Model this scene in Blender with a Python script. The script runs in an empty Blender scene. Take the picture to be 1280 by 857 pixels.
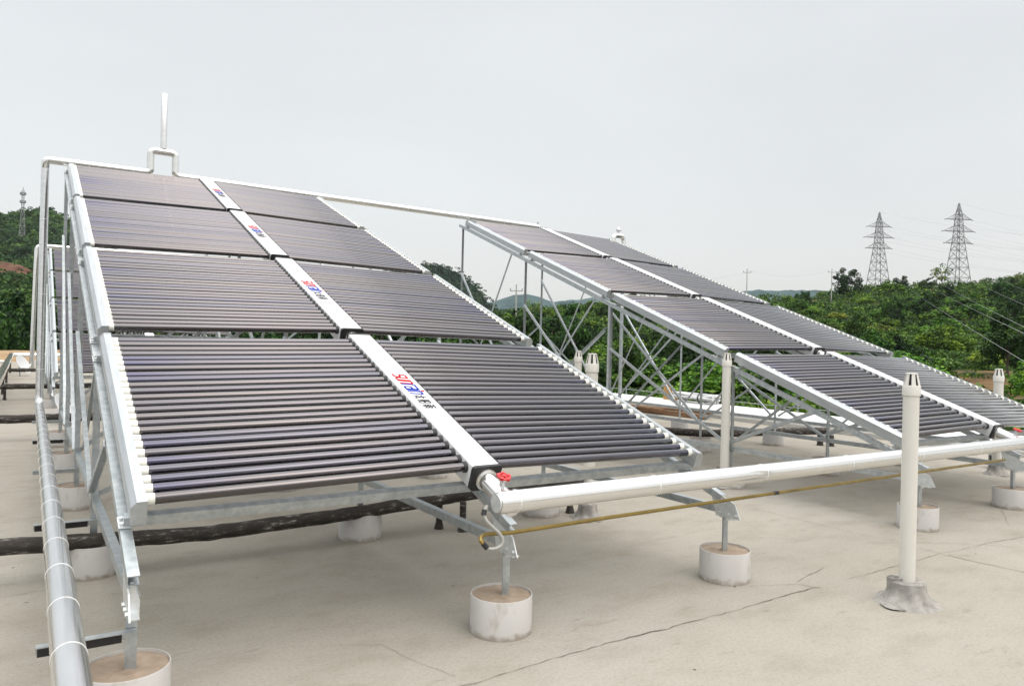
import bpy, math, random
import numpy as np
from mathutils import Vector, Matrix, Euler

HAZE = 0.00006
random.seed(7)
rng = np.random.default_rng(11)
scene = bpy.context.scene
COL = scene.collection
R = math.radians

# ------------------------------------------------------------------ camera
CAM = Vector((-1.994, -5.004, 1.517))
YAW, PITCH, ROLL, FPX = 0.5811, 0.0011, 0.0248, 916.9
fwd = Vector((math.sin(YAW) * math.cos(PITCH), math.cos(YAW) * math.cos(PITCH), math.sin(PITCH)))
rgt0 = Vector((math.cos(YAW), -math.sin(YAW), 0))
up0 = rgt0.cross(fwd)
rgt = rgt0 * math.cos(ROLL) + up0 * math.sin(ROLL)
upv = -rgt0 * math.sin(ROLL) + up0 * math.cos(ROLL)
cd = bpy.data.cameras.new("camera")
cam = bpy.data.objects.new("camera", cd)
COL.objects.link(cam)
cd.sensor_fit = 'HORIZONTAL'
cd.sensor_width = 36.0
cd.lens = FPX / 1280 * 36.0
cd.clip_start = 0.05
cd.clip_end = 9000
M = Matrix((rgt, upv, -fwd)).transposed().to_4x4()
M.translation = CAM
cam.matrix_world = M
scene.camera = cam

# ------------------------------------------------------------------ light
SUN_EL, SUN_AZ = R(60), R(168)      # azimuth from +Y clockwise: behind the camera
world = bpy.data.worlds.new("World")
scene.world = world
world.use_nodes = True
wn, wl = world.node_tree.nodes, world.node_tree.links
wn.clear()
out = wn.new('ShaderNodeOutputWorld')
sky = wn.new('ShaderNodeTexSky')
sky.sky_type = 'NISHITA'
sky.sun_disc = False
sky.sun_elevation = SUN_EL
sky.sun_rotation = SUN_AZ
sky.dust_density = 6.0
sky.air_density = 1.0
bg1 = wn.new('ShaderNodeBackground')
bg1.inputs['Strength'].default_value = 0.05
wl.new(sky.outputs[0], bg1.inputs[0])
# a closed cloud deck: pale at the horizon, brighter overhead
tc = wn.new('ShaderNodeTexCoord')
sep = wn.new('ShaderNodeSeparateXYZ')
wl.new(tc.outputs['Generated'], sep.inputs[0])
ramp = wn.new('ShaderNodeValToRGB')
cr = ramp.color_ramp
cr.elements[0].position = 0.0
cr.elements[0].color = (0.73, 0.735, 0.715, 1)
cr.elements[1].position = 1.0
cr.elements[1].color = (2.7, 2.68, 2.6, 1)
for p, c in ((0.16, (0.715, 0.722, 0.70)), (0.44, (0.70, 0.71, 0.69)), (0.58, (1.2, 1.205, 1.175)), (0.8, (2.2, 2.19, 2.13))):
    e = cr.elements.new(p)
    e.color = (*c, 1)
wl.new(sep.outputs['Z'], ramp.inputs[0])
mapn = wn.new('ShaderNodeMapping')
mapn.inputs['Scale'].default_value = (1, 1, 2.6)
wl.new(tc.outputs['Generated'], mapn.inputs[0])
cn = wn.new('ShaderNodeTexNoise')
cn.inputs['Scale'].default_value = 1.7
cn.inputs['Detail'].default_value = 5
wl.new(mapn.outputs[0], cn.inputs['Vector'])
cm = wn.new('ShaderNodeMapRange')
cm.inputs['From Min'].default_value = 0.3
cm.inputs['From Max'].default_value = 0.7
cm.inputs['To Min'].default_value = 0.95
cm.inputs['To Max'].default_value = 1.05
wl.new(cn.outputs['Fac'], cm.inputs['Value'])
bg2 = wn.new('ShaderNodeBackground')
wl.new(ramp.outputs[0], bg2.inputs[0])
wl.new(cm.outputs[0], bg2.inputs['Strength'])
addn = wn.new('ShaderNodeAddShader')
wl.new(bg1.outputs[0], addn.inputs[0])
wl.new(bg2.outputs[0], addn.inputs[1])
wl.new(addn.outputs[0], out.inputs['Surface'])

sd = bpy.data.lights.new("sun", 'SUN')
sd.energy = 0.9
sd.angle = R(55)
sd.color = (1.0, 0.965, 0.91)
sun = bpy.data.objects.new("sun", sd)
COL.objects.link(sun)
sdir = Vector((math.sin(SUN_AZ) * math.cos(SUN_EL), math.cos(SUN_AZ) * math.cos(SUN_EL), math.sin(SUN_EL)))
sun.rotation_euler = sdir.to_track_quat('Z', 'Y').to_euler()

scene.view_settings.view_transform = 'Standard'
scene.view_settings.look = 'None'
scene.view_settings.exposure = 0.0
scene.view_settings.gamma = 1.0
scene.view_settings.use_curve_mapping = False
try:
    scene.cycles.use_denoising = True
    scene.cycles.max_bounces = 6
    scene.cycles.transparent_max_bounces = 4
except Exception:
    pass


# ------------------------------------------------------------------ small helpers
def at_depth(u, v, d):
    return CAM + (rgt * ((u - 640) / FPX) - upv * ((v - 428.5) / FPX) + fwd) * d


def at_z(u, v, z):
    k = rgt * ((u - 640) / FPX) - upv * ((v - 428.5) / FPX) + fwd
    return CAM + k * ((z - CAM.z) / k.z)


class MB:
    """collects shapes and links them as one mesh object"""

    def __init__(self):
        self.v, self.f, self.m = [], [], []
        self.mi = 0

    def add(self, vs, fs):
        o = len(self.v)
        self.v += [tuple(p) for p in vs]
        self.f += [tuple(i + o for i in f) for f in fs]
        self.m += [self.mi] * len(fs)
        return self

    def box(self, c, s, rot=None):
        c = Vector(c)
        h = [x / 2 for x in s]
        vs = [Vector((x * h[0], y * h[1], z * h[2])) for x in (-1, 1) for y in (-1, 1) for z in (-1, 1)]
        if rot is not None:
            vs = [rot @ p for p in vs]
        return self.add([c + p for p in vs], [(0, 1, 3, 2), (4, 6, 7, 5), (0, 4, 5, 1), (2, 3, 7, 6), (0, 2, 6, 4), (1, 5, 7, 3)])

    def bar(self, p, q, prof, up=(0, 0, 1)):
        p, q = Vector(p), Vector(q)
        d = (q - p).normalized()
        a = d.cross(Vector(up))
        if a.length < 1e-4:
            a = d.cross(Vector((0, 1, 0)))
        a.normalize()
        b = a.cross(d)
        n = len(prof)
        vs = [p + a * x + b * y for x, y in prof] + [q + a * x + b * y for x, y in prof]
        fs = [(i, (i + 1) % n, n + (i + 1) % n, n + i) for i in range(n)]
        fs += [tuple(reversed(range(n))), tuple(range(n, 2 * n))]
        return self.add(vs, fs)

    def tube(self, pts, r, n=12, fillet=0.0, cap=True, steps=5):
        pts = [Vector(p) for p in pts]
        if fillet > 0 and len(pts) > 2:
            res = [pts[0]]
            for i in range(1, len(pts) - 1):
                a, b, c = pts[i - 1], pts[i], pts[i + 1]
                f = min(fillet, (a - b).length * .49, (c - b).length * .49)
                p0, p1 = b + (a - b).normalized() * f, b + (c - b).normalized() * f
                for k in range(steps + 1):
                    t = k / steps
                    res.append(p0 * (1 - t) ** 2 + b * 2 * t * (1 - t) + p1 * t * t)
            res.append(pts[-1])
            pts = res
        rad = r if isinstance(r, (list, tuple)) else [r] * len(pts)
        prev = None
        o = len(self.v)
        vs, fs = [], []
        for i, p in enumerate(pts):
            if i == 0:
                d = pts[1] - p
            elif i == len(pts) - 1:
                d = p - pts[i - 1]
            else:
                d = (pts[i + 1] - p).normalized() + (p - pts[i - 1]).normalized()
            d.normalize()
            if prev is None:
                a = d.cross(Vector((0, 0, 1)))
                if a.length < 1e-3:
                    a = d.cross(Vector((0, 1, 0)))
            else:
                a = prev - d * prev.dot(d)
            a.normalize()
            prev = a
            b = d.cross(a)
            for k in range(n):
                t = 2 * math.pi * k / n
                vs.append(p + (a * math.cos(t) + b * math.sin(t)) * rad[i])
        for i in range(len(pts) - 1):
            for k in range(n):
                fs.append((i * n + k, i * n + (k + 1) % n, (i + 1) * n + (k + 1) % n, (i + 1) * n + k))
        if cap:
            fs.append(tuple(reversed(range(n))))
            fs.append(tuple(range((len(pts) - 1) * n, len(pts) * n)))
        return self.add(vs, fs)

    def lathe(self, prof, o=(0, 0, 0), n=32, close=True, wob=None):
        o = Vector(o)
        vs, fs = [], []
        for j, (r, z) in enumerate(prof):
            for k in range(n):
                t = 2 * math.pi * k / n
                rr = r if wob is None else r * (1 + wob(j, t))
                vs.append(o + Vector((rr * math.cos(t), rr * math.sin(t), z)))
        for j in range(len(prof) - 1):
            for k in range(n):
                fs.append((j * n + k, j * n + (k + 1) % n, (j + 1) * n + (k + 1) % n, (j + 1) * n + k))
        if close:
            fs.append(tuple(reversed(range(n))))
            fs.append(tuple(range((len(prof) - 1) * n, len(prof) * n)))
        return self.add(vs, fs)

    def mesh(self, name, mats, smooth=True, angle=38):
        me = bpy.data.meshes.new(name)
        me.from_pydata(self.v, [], self.f)
        if not isinstance(mats, (list, tuple)):
            mats = [mats]
        for m in mats:
            me.materials.append(m)
        if len(mats) > 1:
            me.polygons.foreach_set('material_index', self.m)
        me.update()
        if smooth:
            me.shade_smooth()
            me.set_sharp_from_angle(angle=R(angle))
        return me

    def build(self, name, mats, parent=None, smooth=True, angle=38):
        return link(name, self.mesh(name, mats, smooth, angle), parent)


def link(name, me, parent=None, loc=None, rot=None):
    o = bpy.data.objects.new(name, me)
    COL.objects.link(o)
    if parent is not None:
        o.parent = parent
    if loc is not None:
        o.location = loc
    if rot is not None:
        o.rotation_euler = rot
    return o


def thing(name, label, cat, loc=(0, 0, 0), rot=(0, 0, 0), group=None, mesh=None):
    o = bpy.data.objects.new(name, mesh)
    COL.objects.link(o)
    o.location = loc
    o.rotation_euler = rot
    tag(o, label, cat, group)
    return o


def tag(o, label, cat, group=None):
    o['label'] = label
    o['category'] = cat
    if group:
        o['group'] = group
    return o


def struct(o, kind='structure'):
    o['kind'] = kind
    return o


def copy_tree(o, parent=None):
    c = o.copy()
    COL.objects.link(c)
    c.parent = parent
    for ch in list(o.children):
        copy_tree(ch, c)
    return c


# ------------------------------------------------------------------ materials
def mat(name, color, rough=0.5, metal=0.0, coat=0.0, spec=0.5):
    m = bpy.data.materials.new(name)
    m.use_nodes = True
    b = m.node_tree.nodes['Principled BSDF']
    b.inputs['Base Color'].default_value = (*color, 1)
    b.inputs['Roughness'].default_value = rough
    b.inputs['Metallic'].default_value = metal
    b.inputs['Coat Weight'].default_value = coat
    b.inputs['Specular IOR Level'].default_value = spec
    return m


def nodes(m):
    nt = m.node_tree
    return nt, nt.nodes, nt.links, nt.nodes['Principled BSDF']


def noise(nt, scale, detail=6, rough=0.6, vec=None, scl=None, dist=0.0):
    n = nt.nodes.new('ShaderNodeTexNoise')
    n.inputs['Scale'].default_value = scale
    n.inputs['Detail'].default_value = detail
    n.inputs['Roughness'].default_value = rough
    n.inputs['Distortion'].default_value = dist
    c = nt.nodes.new('ShaderNodeTexCoord')
    src = c.outputs['Object']
    if scl:
        mp = nt.nodes.new('ShaderNodeMapping')
        mp.inputs['Scale'].default_value = scl
        nt.links.new(src, mp.inputs[0])
        src = mp.outputs[0]
    nt.links.new(src, n.inputs['Vector'])
    return n


def cramp(nt, fac, stops):
    r = nt.nodes.new('ShaderNodeValToRGB')
    el = r.color_ramp.elements
    while len(el) < len(stops):
        el.new(0.5)
    for e, (p, c) in zip(el, stops):
        e.position = p
        e.color = (*c, 1) if len(c) == 3 else c
    nt.links.new(fac, r.inputs[0])
    return r


def mixc(nt, a, b, fac, mode='MIX'):
    x = nt.nodes.new('ShaderNodeMix')
    x.data_type = 'RGBA'
    x.blend_type = mode
    for s, i in ((fac, 0), (a, 6), (b, 7)):
        if isinstance(s, bpy.types.NodeSocket):
            nt.links.new(s, x.inputs[i])
        elif i == 0:
            x.inputs[0].default_value = s
        else:
            x.inputs[i].default_value = (*s, 1)
    return x.outputs[2]


def bump(nt, b, h, strength=0.3, dist=0.01):
    n = nt.nodes.new('ShaderNodeBump')
    n.inputs['Strength'].default_value = strength
    n.inputs['Distance'].default_value = dist
    nt.links.new(h, n.inputs['Height'])
    nt.links.new(n.outputs[0], b.inputs['Normal'])


def varied(name, c1, c2, scale, rough=0.5, metal=0.0, rvar=0.15, bmp=0.0, scl=None, coat=0.0, lo=0.35, hi=0.65, detail=6):
    m = mat(name, c1, rough, metal, coat)
    nt, nd, lk, b = nodes(m)
    n = noise(nt, scale, scl=scl, detail=detail)
    rp = cramp(nt, n.outputs['Fac'], [(lo, c1), (hi, c2)])
    lk.new(rp.outputs[0], b.inputs['Base Color'])
    mr = nt.nodes.new('ShaderNodeMapRange')
    mr.inputs['To Min'].default_value = max(0.02, rough - rvar)
    mr.inputs['To Max'].default_value = rough + rvar
    lk.new(n.outputs['Fac'], mr.inputs['Value'])
    lk.new(mr.outputs[0], b.inputs['Roughness'])
    if bmp:
        bump(nt, b, n.outputs['Fac'], bmp, 0.01)
    return m


M_galv = varied('galvanised_steel', (0.36, 0.40, 0.42), (0.52, 0.55, 0.56), 22, 0.42, 0.75, 0.12)
M_alu = varied('anodised_aluminium', (0.42, 0.45, 0.465), (0.50, 0.525, 0.54), 9, 0.36, 0.7, 0.07, scl=(4, .4, 4))
M_plate = varied('bright_plate', (0.62, 0.65, 0.66), (0.74, 0.76, 0.77), 30, 0.4, 0.6, 0.1)
M_foil = varied('aluminium_cladding', (0.69, 0.70, 0.705), (0.79, 0.795, 0.80), 26, 0.2, 0.95, 0.07, scl=(1, .06, 1), detail=3)
M_pipe = varied('white_tin_cladding', (0.76, 0.755, 0.73), (0.84, 0.835, 0.82), 9, 0.12, 0.85, 0.05, scl=(.1, 1, 1), detail=3)
M_white = varied('white_enamel', (0.58, 0.59, 0.605), (0.62, 0.625, 0.63), 4, 0.34, 0.0, 0.06, coat=0.1)
M_black = mat('black_plastic', (0.012, 0.012, 0.013), 0.45)
M_seal = mat('black_rubber', (0.02, 0.02, 0.022), 0.6)
M_cap = varied('ivory_plastic', (0.70, 0.69, 0.62), (0.78, 0.77, 0.72), 30, 0.45)
M_pvc = varied('ivory_pvc', (0.62, 0.60, 0.55), (0.67, 0.655, 0.61), 3, 0.38, 0.0, 0.08, scl=(1, 1, .3))
M_sleeve = varied('white_sleeve', (0.46, 0.44, 0.425), (0.52, 0.505, 0.49), 4, 0.45, 0.0, 0.1, scl=(1.2, 1.2, .8), lo=.25, hi=.55)
M_red = mat('red_enamel', (0.55, 0.012, 0.015), 0.35, 0, 0.4)
M_strap = mat('white_strap', (0.8, 0.8, 0.79), 0.5)
M_zinc = varied('yellow_zinc', (0.30, 0.22, 0.06), (0.20, 0.14, 0.045), 9, 0.38, 0.6, 0.1)
M_hose = varied('grey_hose', (0.27, 0.27, 0.25), (0.36, 0.36, 0.33), 30, 0.5)
M_logo_red = mat('logo_red', (0.50, 0.004, 0.012), 0.7, spec=.1)
M_logo_blue = mat('logo_blue', (0.006, 0.035, 0.36), 0.7, spec=.1)
M_logo_black = mat('logo_black', (0.012, 0.012, 0.016), 0.7, spec=.1)
M_lattice = varied('lattice_steel', (0.20, 0.21, 0.22), (0.30, 0.31, 0.32), 0.4, 0.5, 0.4)
M_wire = mat('wire', (0.42, 0.43, 0.44), 0.5, 0.3)
M_polec = mat('pole_concrete', (0.42, 0.41, 0.39), 0.8)
M_wood = varied('weathered_timber', (0.13, 0.07, 0.034), (0.25, 0.145, 0.075), 8, 0.8, 0, 0.1, 0.4, scl=(6, .6, 6))
M_rust = varied('rusty_orange', (0.42, 0.20, 0.05), (0.55, 0.33, 0.12), 14, 0.7, 0, 0.1)

nt, nd, lk, b = nodes(M_sleeve)
src = b.inputs['Base Color'].links[0].from_socket
tz = nt.nodes.new('ShaderNodeTexCoord')
sz = nt.nodes.new('ShaderNodeSeparateXYZ')
lk.new(tz.outputs['Object'], sz.inputs[0])
nz = noise(nt, 16, detail=5)
az = nt.nodes.new('ShaderNodeMath')
az.operation = 'MULTIPLY_ADD'
az.inputs[1].default_value = -.11
lk.new(nz.outputs['Fac'], az.inputs[0])
lk.new(sz.outputs['Z'], az.inputs[2])
rz_ = nt.nodes.new('ShaderNodeMapRange')
rz_.inputs['From Min'].default_value = -.022
rz_.inputs['From Max'].default_value = -.050
rz_.inputs['To Max'].default_value = .75
lk.new(az.outputs[0], rz_.inputs['Value'])
ns = noise(nt, 7, detail=7, scl=(1, 1, .5))
cs_ = cramp(nt, ns.outputs['Fac'], [(.60, (1, 1, 1)), (.72, (.72, .68, .62))])
lk.new(mixc(nt, mixc(nt, src, (.24, .20, .15), rz_.outputs[0]), cs_.outputs[0], 1.0, 'MULTIPLY'), b.inputs['Base Color'])

# brownish mortar filling of the piers
M_fill = varied('pier_mortar', (0.23, 0.175, 0.125), (0.34, 0.27, 0.205), 11, 0.9, 0, 0.05, 0.5)
M_mortar = varied('grey_mortar', (0.20, 0.19, 0.175), (0.34, 0.325, 0.30), 16, 0.9, 0, 0.05, 0.8)

# tar coated pipe lagging, whitish where worn
M_tar = mat('tar_lagging', (0.03, 0.025, 0.02), 0.8)
nt, nd, lk, b = nodes(M_tar)
n1 = noise(nt, 14, scl=(.6, 2, 2), detail=8, rough=.7)
n2 = noise(nt, 34, detail=5)
c1 = cramp(nt, n1.outputs['Fac'], [(.46, (.026, .021, .017)), (.57, (.05, .042, .035)), (.70, (.42, .40, .38))])
geo = nt.nodes.new('ShaderNodeNewGeometry')
lk.new(c1.outputs[0], b.inputs['Base Color'])
bump(nt, b, n2.outputs['Fac'], 0.6, 0.012)

# glass tubes: dark selective coating behind clear glass, each tube a touch different
M_tube = mat('evacuated_glass', (0.2, 0.17, 0.2), 0.075, 1.0, 0.9)
nt, nd, lk, b = nodes(M_tube)
b.inputs['Coat Roughness'].default_value = 0.04
b.inputs['Coat IOR'].default_value = 1.55
oi = nt.nodes.new('ShaderNodeObjectInfo')
tint = cramp(nt, oi.outputs['Random'], [(0.0, (0.088, 0.078, 0.083)), (0.25, (0.104, 0.091, 0.090)), (0.5, (0.079, 0.073, 0.084)), (0.75, (0.072, 0.069, 0.090)), (1.0, (0.094, 0.083, 0.088))])
tco = nt.nodes.new('ShaderNodeTexCoord')
sx = nt.nodes.new('ShaderNodeSeparateXYZ')
lk.new(tco.outputs['Object'], sx.inputs[0])
tip = nt.nodes.new('ShaderNodeMapRange')
tip.inputs['From Min'].default_value = 1.15
tip.inputs['From Max'].default_value = 1.5
lk.new(sx.outputs['X'], tip.inputs['Value'])
tf = nt.nodes.new('ShaderNodeMath')
tf.operation = 'MULTIPLY'
lk.new(tip.outputs[0], tf.inputs[0])
m2 = nt.nodes.new('ShaderNodeMapRange')
m2.inputs['From Min'].default_value = 0.5
m2.inputs['From Max'].default_value = 0.9
m2.inputs['To Max'].default_value = 0.6
lk.new(oi.outputs['Random'], m2.inputs['Value'])
lk.new(m2.outputs[0], tf.inputs[1])
lk.new(mixc(nt, tint.outputs[0], (0.042, 0.040, 0.10), tf.outputs[0]), b.inputs['Base Color'])

# roof screed
M_roof = mat('roof_screed', (0.42, 0.39, 0.34), 0.88)
nt, nd, lk, b = nodes(M_roof)
na = noise(nt, 0.35, detail=5, dist=.5)
nb = noise(nt, 2.4, detail=8, rough=.65, scl=(1, 1.7, 1))
nc = noise(nt, 60, detail=4, rough=.7)
nf = noise(nt, 9, detail=6, rough=.7, scl=(.5, 1.6, 1))
ca = cramp(nt, na.outputs['Fac'], [(.30, (.292, .270, .230)), (.55, (.318, .298, .258)), (.75, (.340, .323, .288))])
cb = cramp(nt, nb.outputs['Fac'], [(.28, (.86, .84, .81)), (.50, (1, 1, 1)), (.75, (1.06, 1.06, 1.06))])
x1 = mixc(nt, ca.outputs[0], cb.outputs[0], 1.0, 'MULTIPLY')
cf = cramp(nt, nf.outputs['Fac'], [(.27, (.80, .785, .76)), (.40, (1, 1, 1))])
x1 = mixc(nt, x1, cf.outputs[0], 1.0, 'MULTIPLY')
cc = cramp(nt, nc.outputs['Fac'], [(.28, (.84, .83, .82)), (.5, (1, 1, 1)), (.72, (1.06, 1.06, 1.06))])
x2 = mixc(nt, x1, cc.outputs[0], 1.0, 'MULTIPLY')
vo = nt.nodes.new('ShaderNodeTexVoronoi')
vo.inputs['Scale'].default_value = 2.6
tc2 = nt.nodes.new('ShaderNodeTexCoord')
lk.new(tc2.outputs['Object'], vo.inputs['Vector'])
sp = cramp(nt, vo.outputs['Distance'], [(.018, (.25, .22, .18)), (.03, (1, 1, 1))])
x3 = mixc(nt, x2, sp.outputs[0], 1.0, 'MULTIPLY')
lk.new(x3, b.inputs['Base Color'])
bump(nt, b, nc.outputs['Fac'], 0.25, 0.004)

M_crack = varied('crack_dirt', (0.075, 0.064, 0.05), (0.16, 0.14, 0.115), 20, 0.95)
M_wall = varied('rendered_wall', (0.5, 0.49, 0.46), (0.6, 0.59, 0.56), 2, 0.85)
M_kerb = varied('white_flashing', (0.72, 0.72, 0.71), (0.80, 0.80, 0.79), 1.2, 0.4, 0.15, 0.1, scl=(1, .3, 1))


def foliage_mat(name, dark, mid, light, trans=0.16, objvar=True, clump=.42):
    m = bpy.data.materials.new(name)
    m.use_nodes = True
    nt = m.node_tree
    lk = nt.links
    b = nt.nodes['Principled BSDF']
    g = nt.nodes.new('ShaderNodeNewGeometry')
    r1 = cramp(nt, g.outputs['Random Per Island'], [(0.0, dark), (0.5, mid), (1.0, light)])
    oi = nt.nodes.new('ShaderNodeObjectInfo')
    if objvar:
        r2 = cramp(nt, oi.outputs['Random'], [(0.0, (.42, .52, .5)), (.35, (.85, .92, .8)), (.6, (1.35, 1.1, .65)), (.8, (.9, 1.15, .9)), (1.0, (1.65, 1.55, 1.05))])
        colr = mixc(nt, r1.outputs[0], r2.outputs[0], 1.0, 'MULTIPLY')
    else:
        n = noise(nt, 0.09, detail=4)
        r2 = cramp(nt, n.outputs['Fac'], [(.3, (.62, .75, .7)), (.5, (1, 1, 1)), (.7, (1.4, 1.2, .75))])
        colr = mixc(nt, r1.outputs[0], r2.outputs[0], 1.0, 'MULTIPLY')
    lk.new(colr, b.inputs['Base Color'])
    cl = nt.nodes.new('ShaderNodeTexNoise')
    cl.inputs['Scale'].default_value = clump
    cl.inputs['Detail'].default_value = 2
    lk.new(g.outputs['Position'], cl.inputs['Vector'])
    r3 = cramp(nt, cl.outputs['Fac'], [(.36, (.40, .46, .45)), (.5, (.95, 1, .95)), (.64, (1.75, 1.6, 1.2))])
    colr = mixc(nt, colr, r3.outputs[0], 1.0, 'MULTIPLY')
    lk.new(colr, b.inputs['Base Color'])
    b.inputs['Roughness'].default_value = 0.6
    b.inputs['Specular IOR Level'].default_value = 0.2
    t = nt.nodes.new('ShaderNodeBsdfTranslucent')
    lk.new(colr, t.inputs['Color'])
    mx = nt.nodes.new('ShaderNodeMixShader')
    mx.inputs[0].default_value = trans
    lk.new(b.outputs[0], mx.inputs[1])
    lk.new(t.outputs[0], mx.inputs[2])
    lk.new(mx.outputs[0], nt.nodes['Material Output'].inputs['Surface'])
    return m


M_leaf = foliage_mat('shrub_leaves', (.016, .046, .008), (.055, .130, .018), (.145, .255, .036))
M_leaf_pale = foliage_mat('pale_leaves', (.045, .085, .014), (.11, .175, .03), (.21, .27, .06))
M_leaf_dark = foliage_mat('dark_leaves', (.008, .026, .009), (.020, .060, .014), (.048, .108, .022))
M_under = foliage_mat('undergrowth_leaves', (.015, .042, .007), (.046, .108, .015), (.115, .20, .030), objvar=False)
M_bark = varied('bark', (.09, .07, .05), (.18, .15, .12), 6, .9, 0, .05, .5)
M_soil = mat('hillside_soil', (.12, .1, .06), .95)
nt, nd, lk, b = nodes(M_soil)
n1 = noise(nt, .11, detail=6)
n2 = noise(nt, 1.2, detail=6)
c1 = cramp(nt, n1.outputs['Fac'], [(.46, (.014, .032, .008)), (.60, (.03, .05, .014)), (.68, (.17, .10, .05))])
c2 = cramp(nt, n2.outputs['Fac'], [(.3, (.6, .6, .6)), (.7, (1.3, 1.3, 1.2))])
g_ = nt.nodes.new('ShaderNodeNewGeometry')
vd_ = nt.nodes.new('ShaderNodeVectorMath')
vd_.operation = 'DISTANCE'
vd_.inputs[1].default_value = (58.0, 22.0, 1.0)
lk.new(g_.outputs['Position'], vd_.inputs[0])
mr_ = nt.nodes.new('ShaderNodeMapRange')
mr_.inputs['From Min'].default_value = 24
mr_.inputs['From Max'].default_value = 14
lk.new(vd_.outputs['Value'], mr_.inputs['Value'])
n3 = noise(nt, .35, detail=6)
m3 = nt.nodes.new('ShaderNodeMath')
m3.operation = 'MULTIPLY'
cx_ = cramp(nt, n3.outputs['Fac'], [(.42, (0, 0, 0)), (.52, (1, 1, 1))])
lk.new(mr_.outputs[0], m3.inputs[0])
lk.new(cx_.outputs[0], m3.inputs[1])
c3 = mixc(nt, c1.outputs[0], (.165, .105, .058), m3.outputs[0])
lk.new(mixc(nt, c3, c2.outputs[0], 1.0, 'MULTIPLY'), b.inputs['Base Color'])
M_plain = varied('far_plain', (.009, .017, .008), (.020, .030, .013), .05, .95)
M_mound = varied('dug_earth', (.24, .16, .09), (.36, .26, .16), 1.4, .95, 0, .03, .8)
M_cut = varied('red_soil_cut', (.07, .034, .023), (.15, .082, .056), .22, .95, 0, .03, .6, scl=(1, 1, 3))


def hill_mat(name, c1, c2, scale):
    m = mat(name, c1, .95)
    nt, nd, lk, b = nodes(m)
    n = noise(nt, scale, detail=8, rough=.7)
    n2 = noise(nt, scale * .12, detail=4)
    a = cramp(nt, n.outputs['Fac'], [(.32, tuple(x * .45 for x in c1)), (.5, c1), (.7, c2)])
    a2 = cramp(nt, n2.outputs['Fac'], [(.35, (.75, .8, .8)), (.65, (1.25, 1.2, 1.1))])
    lk.new(mixc(nt, a.outputs[0], a2.outputs[0], 1.0, 'MULTIPLY'), b.inputs['Base Color'])
    bump(nt, b, n.outputs['Fac'], 1.0, 6)
    return m


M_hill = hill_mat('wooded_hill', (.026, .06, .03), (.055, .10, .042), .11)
M_hill_mid = hill_mat('steep_hill_hazed', (.030, .058, .045), (.05, .085, .06), .10)  # bluish cast: haze over the distance put into the colour
M_hill_far = hill_mat('far_hill_hazed', (.06, .10, .11), (.08, .125, .13), .03)  # paler and bluer still, distance haze painted into the colour

GZ = 0.065        # roof level
GK = (CAM.z - GZ) / CAM.z


def G(x, y):
    return CAM.x + (x - CAM.x) * GK, CAM.y + (y - CAM.y) * GK


for m_ in (M_soil, M_plain, M_mound, M_cut, M_hill, M_hill_mid, M_hill_far, M_roof, M_crack):
    m_.node_tree.nodes['Principled BSDF'].inputs['Specular IOR Level'].default_value = 0.08

# ------------------------------------------------------------------ roof, plain, hills
mb = MB()
X0, X1, Y0, Y1 = -16, 10.6, -14, 44
gx = np.linspace(X0, X1, 28)
gy = np.linspace(Y0, Y1, 59)
mb.box(((X0 + X1) / 2, (Y0 + Y1) / 2, GZ - 4.5), (X1 - X0, Y1 - Y0, 9.0))
roof = struct(mb.build('roof', M_roof, smooth=False))

mb = MB()
S = 1950
mb.add([(700 - S, 900 - S, -9.0), (700 + S, 900 - S, -9.0), (700 + S, 900 + S, -9.0), (700 - S, 900 + S, -9.0)], [(0, 1, 2, 3)])
struct(mb.build('ground', M_plain, smooth=False))


def fbm(x, y, oct=4, seed=0):
    r = np.random.default_rng(seed)
    s = np.zeros_like(x)
    a = 1.0
    f = 1.0
    for _ in range(oct):
        for _k in range(4):
            th = r.uniform(0, 6.28)
            ph = r.uniform(0, 6.28)
            s += a * np.sin(f * (x * np.cos(th) + y * np.sin(th)) + ph) / 4
        a *= .55
        f *= 2.1
    return s


def grid_mesh(name, P, m, smooth=True):
    nu, nv = P.shape[:2]
    vs = P.reshape(-1, 3)
    fs = [(i * nv + j, (i + 1) * nv + j, (i + 1) * nv + j + 1, i * nv + j + 1) for i in range(nu - 1) for j in range(nv - 1)]
    me = bpy.data.meshes.new(name)
    me.from_pydata(vs.tolist(), [], fs)
    me.materials.append(m)
    me.update()
    if smooth:
        me.shade_smooth()
    return link(name, me)


def vh(u):
    return 429.6 + (u - 640) * .0247


# bearing of an image column, as a horizontal direction, and its scale of depth
def bearing(u):
    t = (np.asarray(u, float) - 640) / FPX
    dx = rgt0.x * t + math.sin(YAW)
    dy = rgt0.y * t + math.cos(YAW)
    return dx, dy


# the green hillside to the right of the building: height over bearing and distance
RU = [300, 480, 560, 600, 640, 700, 760, 860, 935, 1000, 1045, 1090, 1130, 1190, 1240, 1280, 1400, 1900]
RV = [428, 424, 412, 398, 392, 384, 380, 376, 374, 376, 368, 362, 361, 357, 354, 347, 340, 336]
RD = 270.0


def hill_h(u, d):
    u = np.asarray(u, float)
    d = np.asarray(d, float)
    er = (vh(u) - np.interp(u, RU, RV)) / FPX
    e0 = -0.105
    s = np.clip((d - 30) / (RD - 30), 0, 1.0)
    e = e0 + (er - e0) * s ** .55
    z = 1.517 + e * d
    over = np.clip((d - RD) / 90, 0, 1)
    z = z - over ** 1.5 * 26
    dx, dy = bearing(u)
    x = CAM.x + dx * d
    y = CAM.y + dy * d
    z = z + fbm(x * .09, y * .09, 3, 5) * np.clip((d - 30) / 60, 0, 1) * 1.1
    return x, y, z


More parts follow.
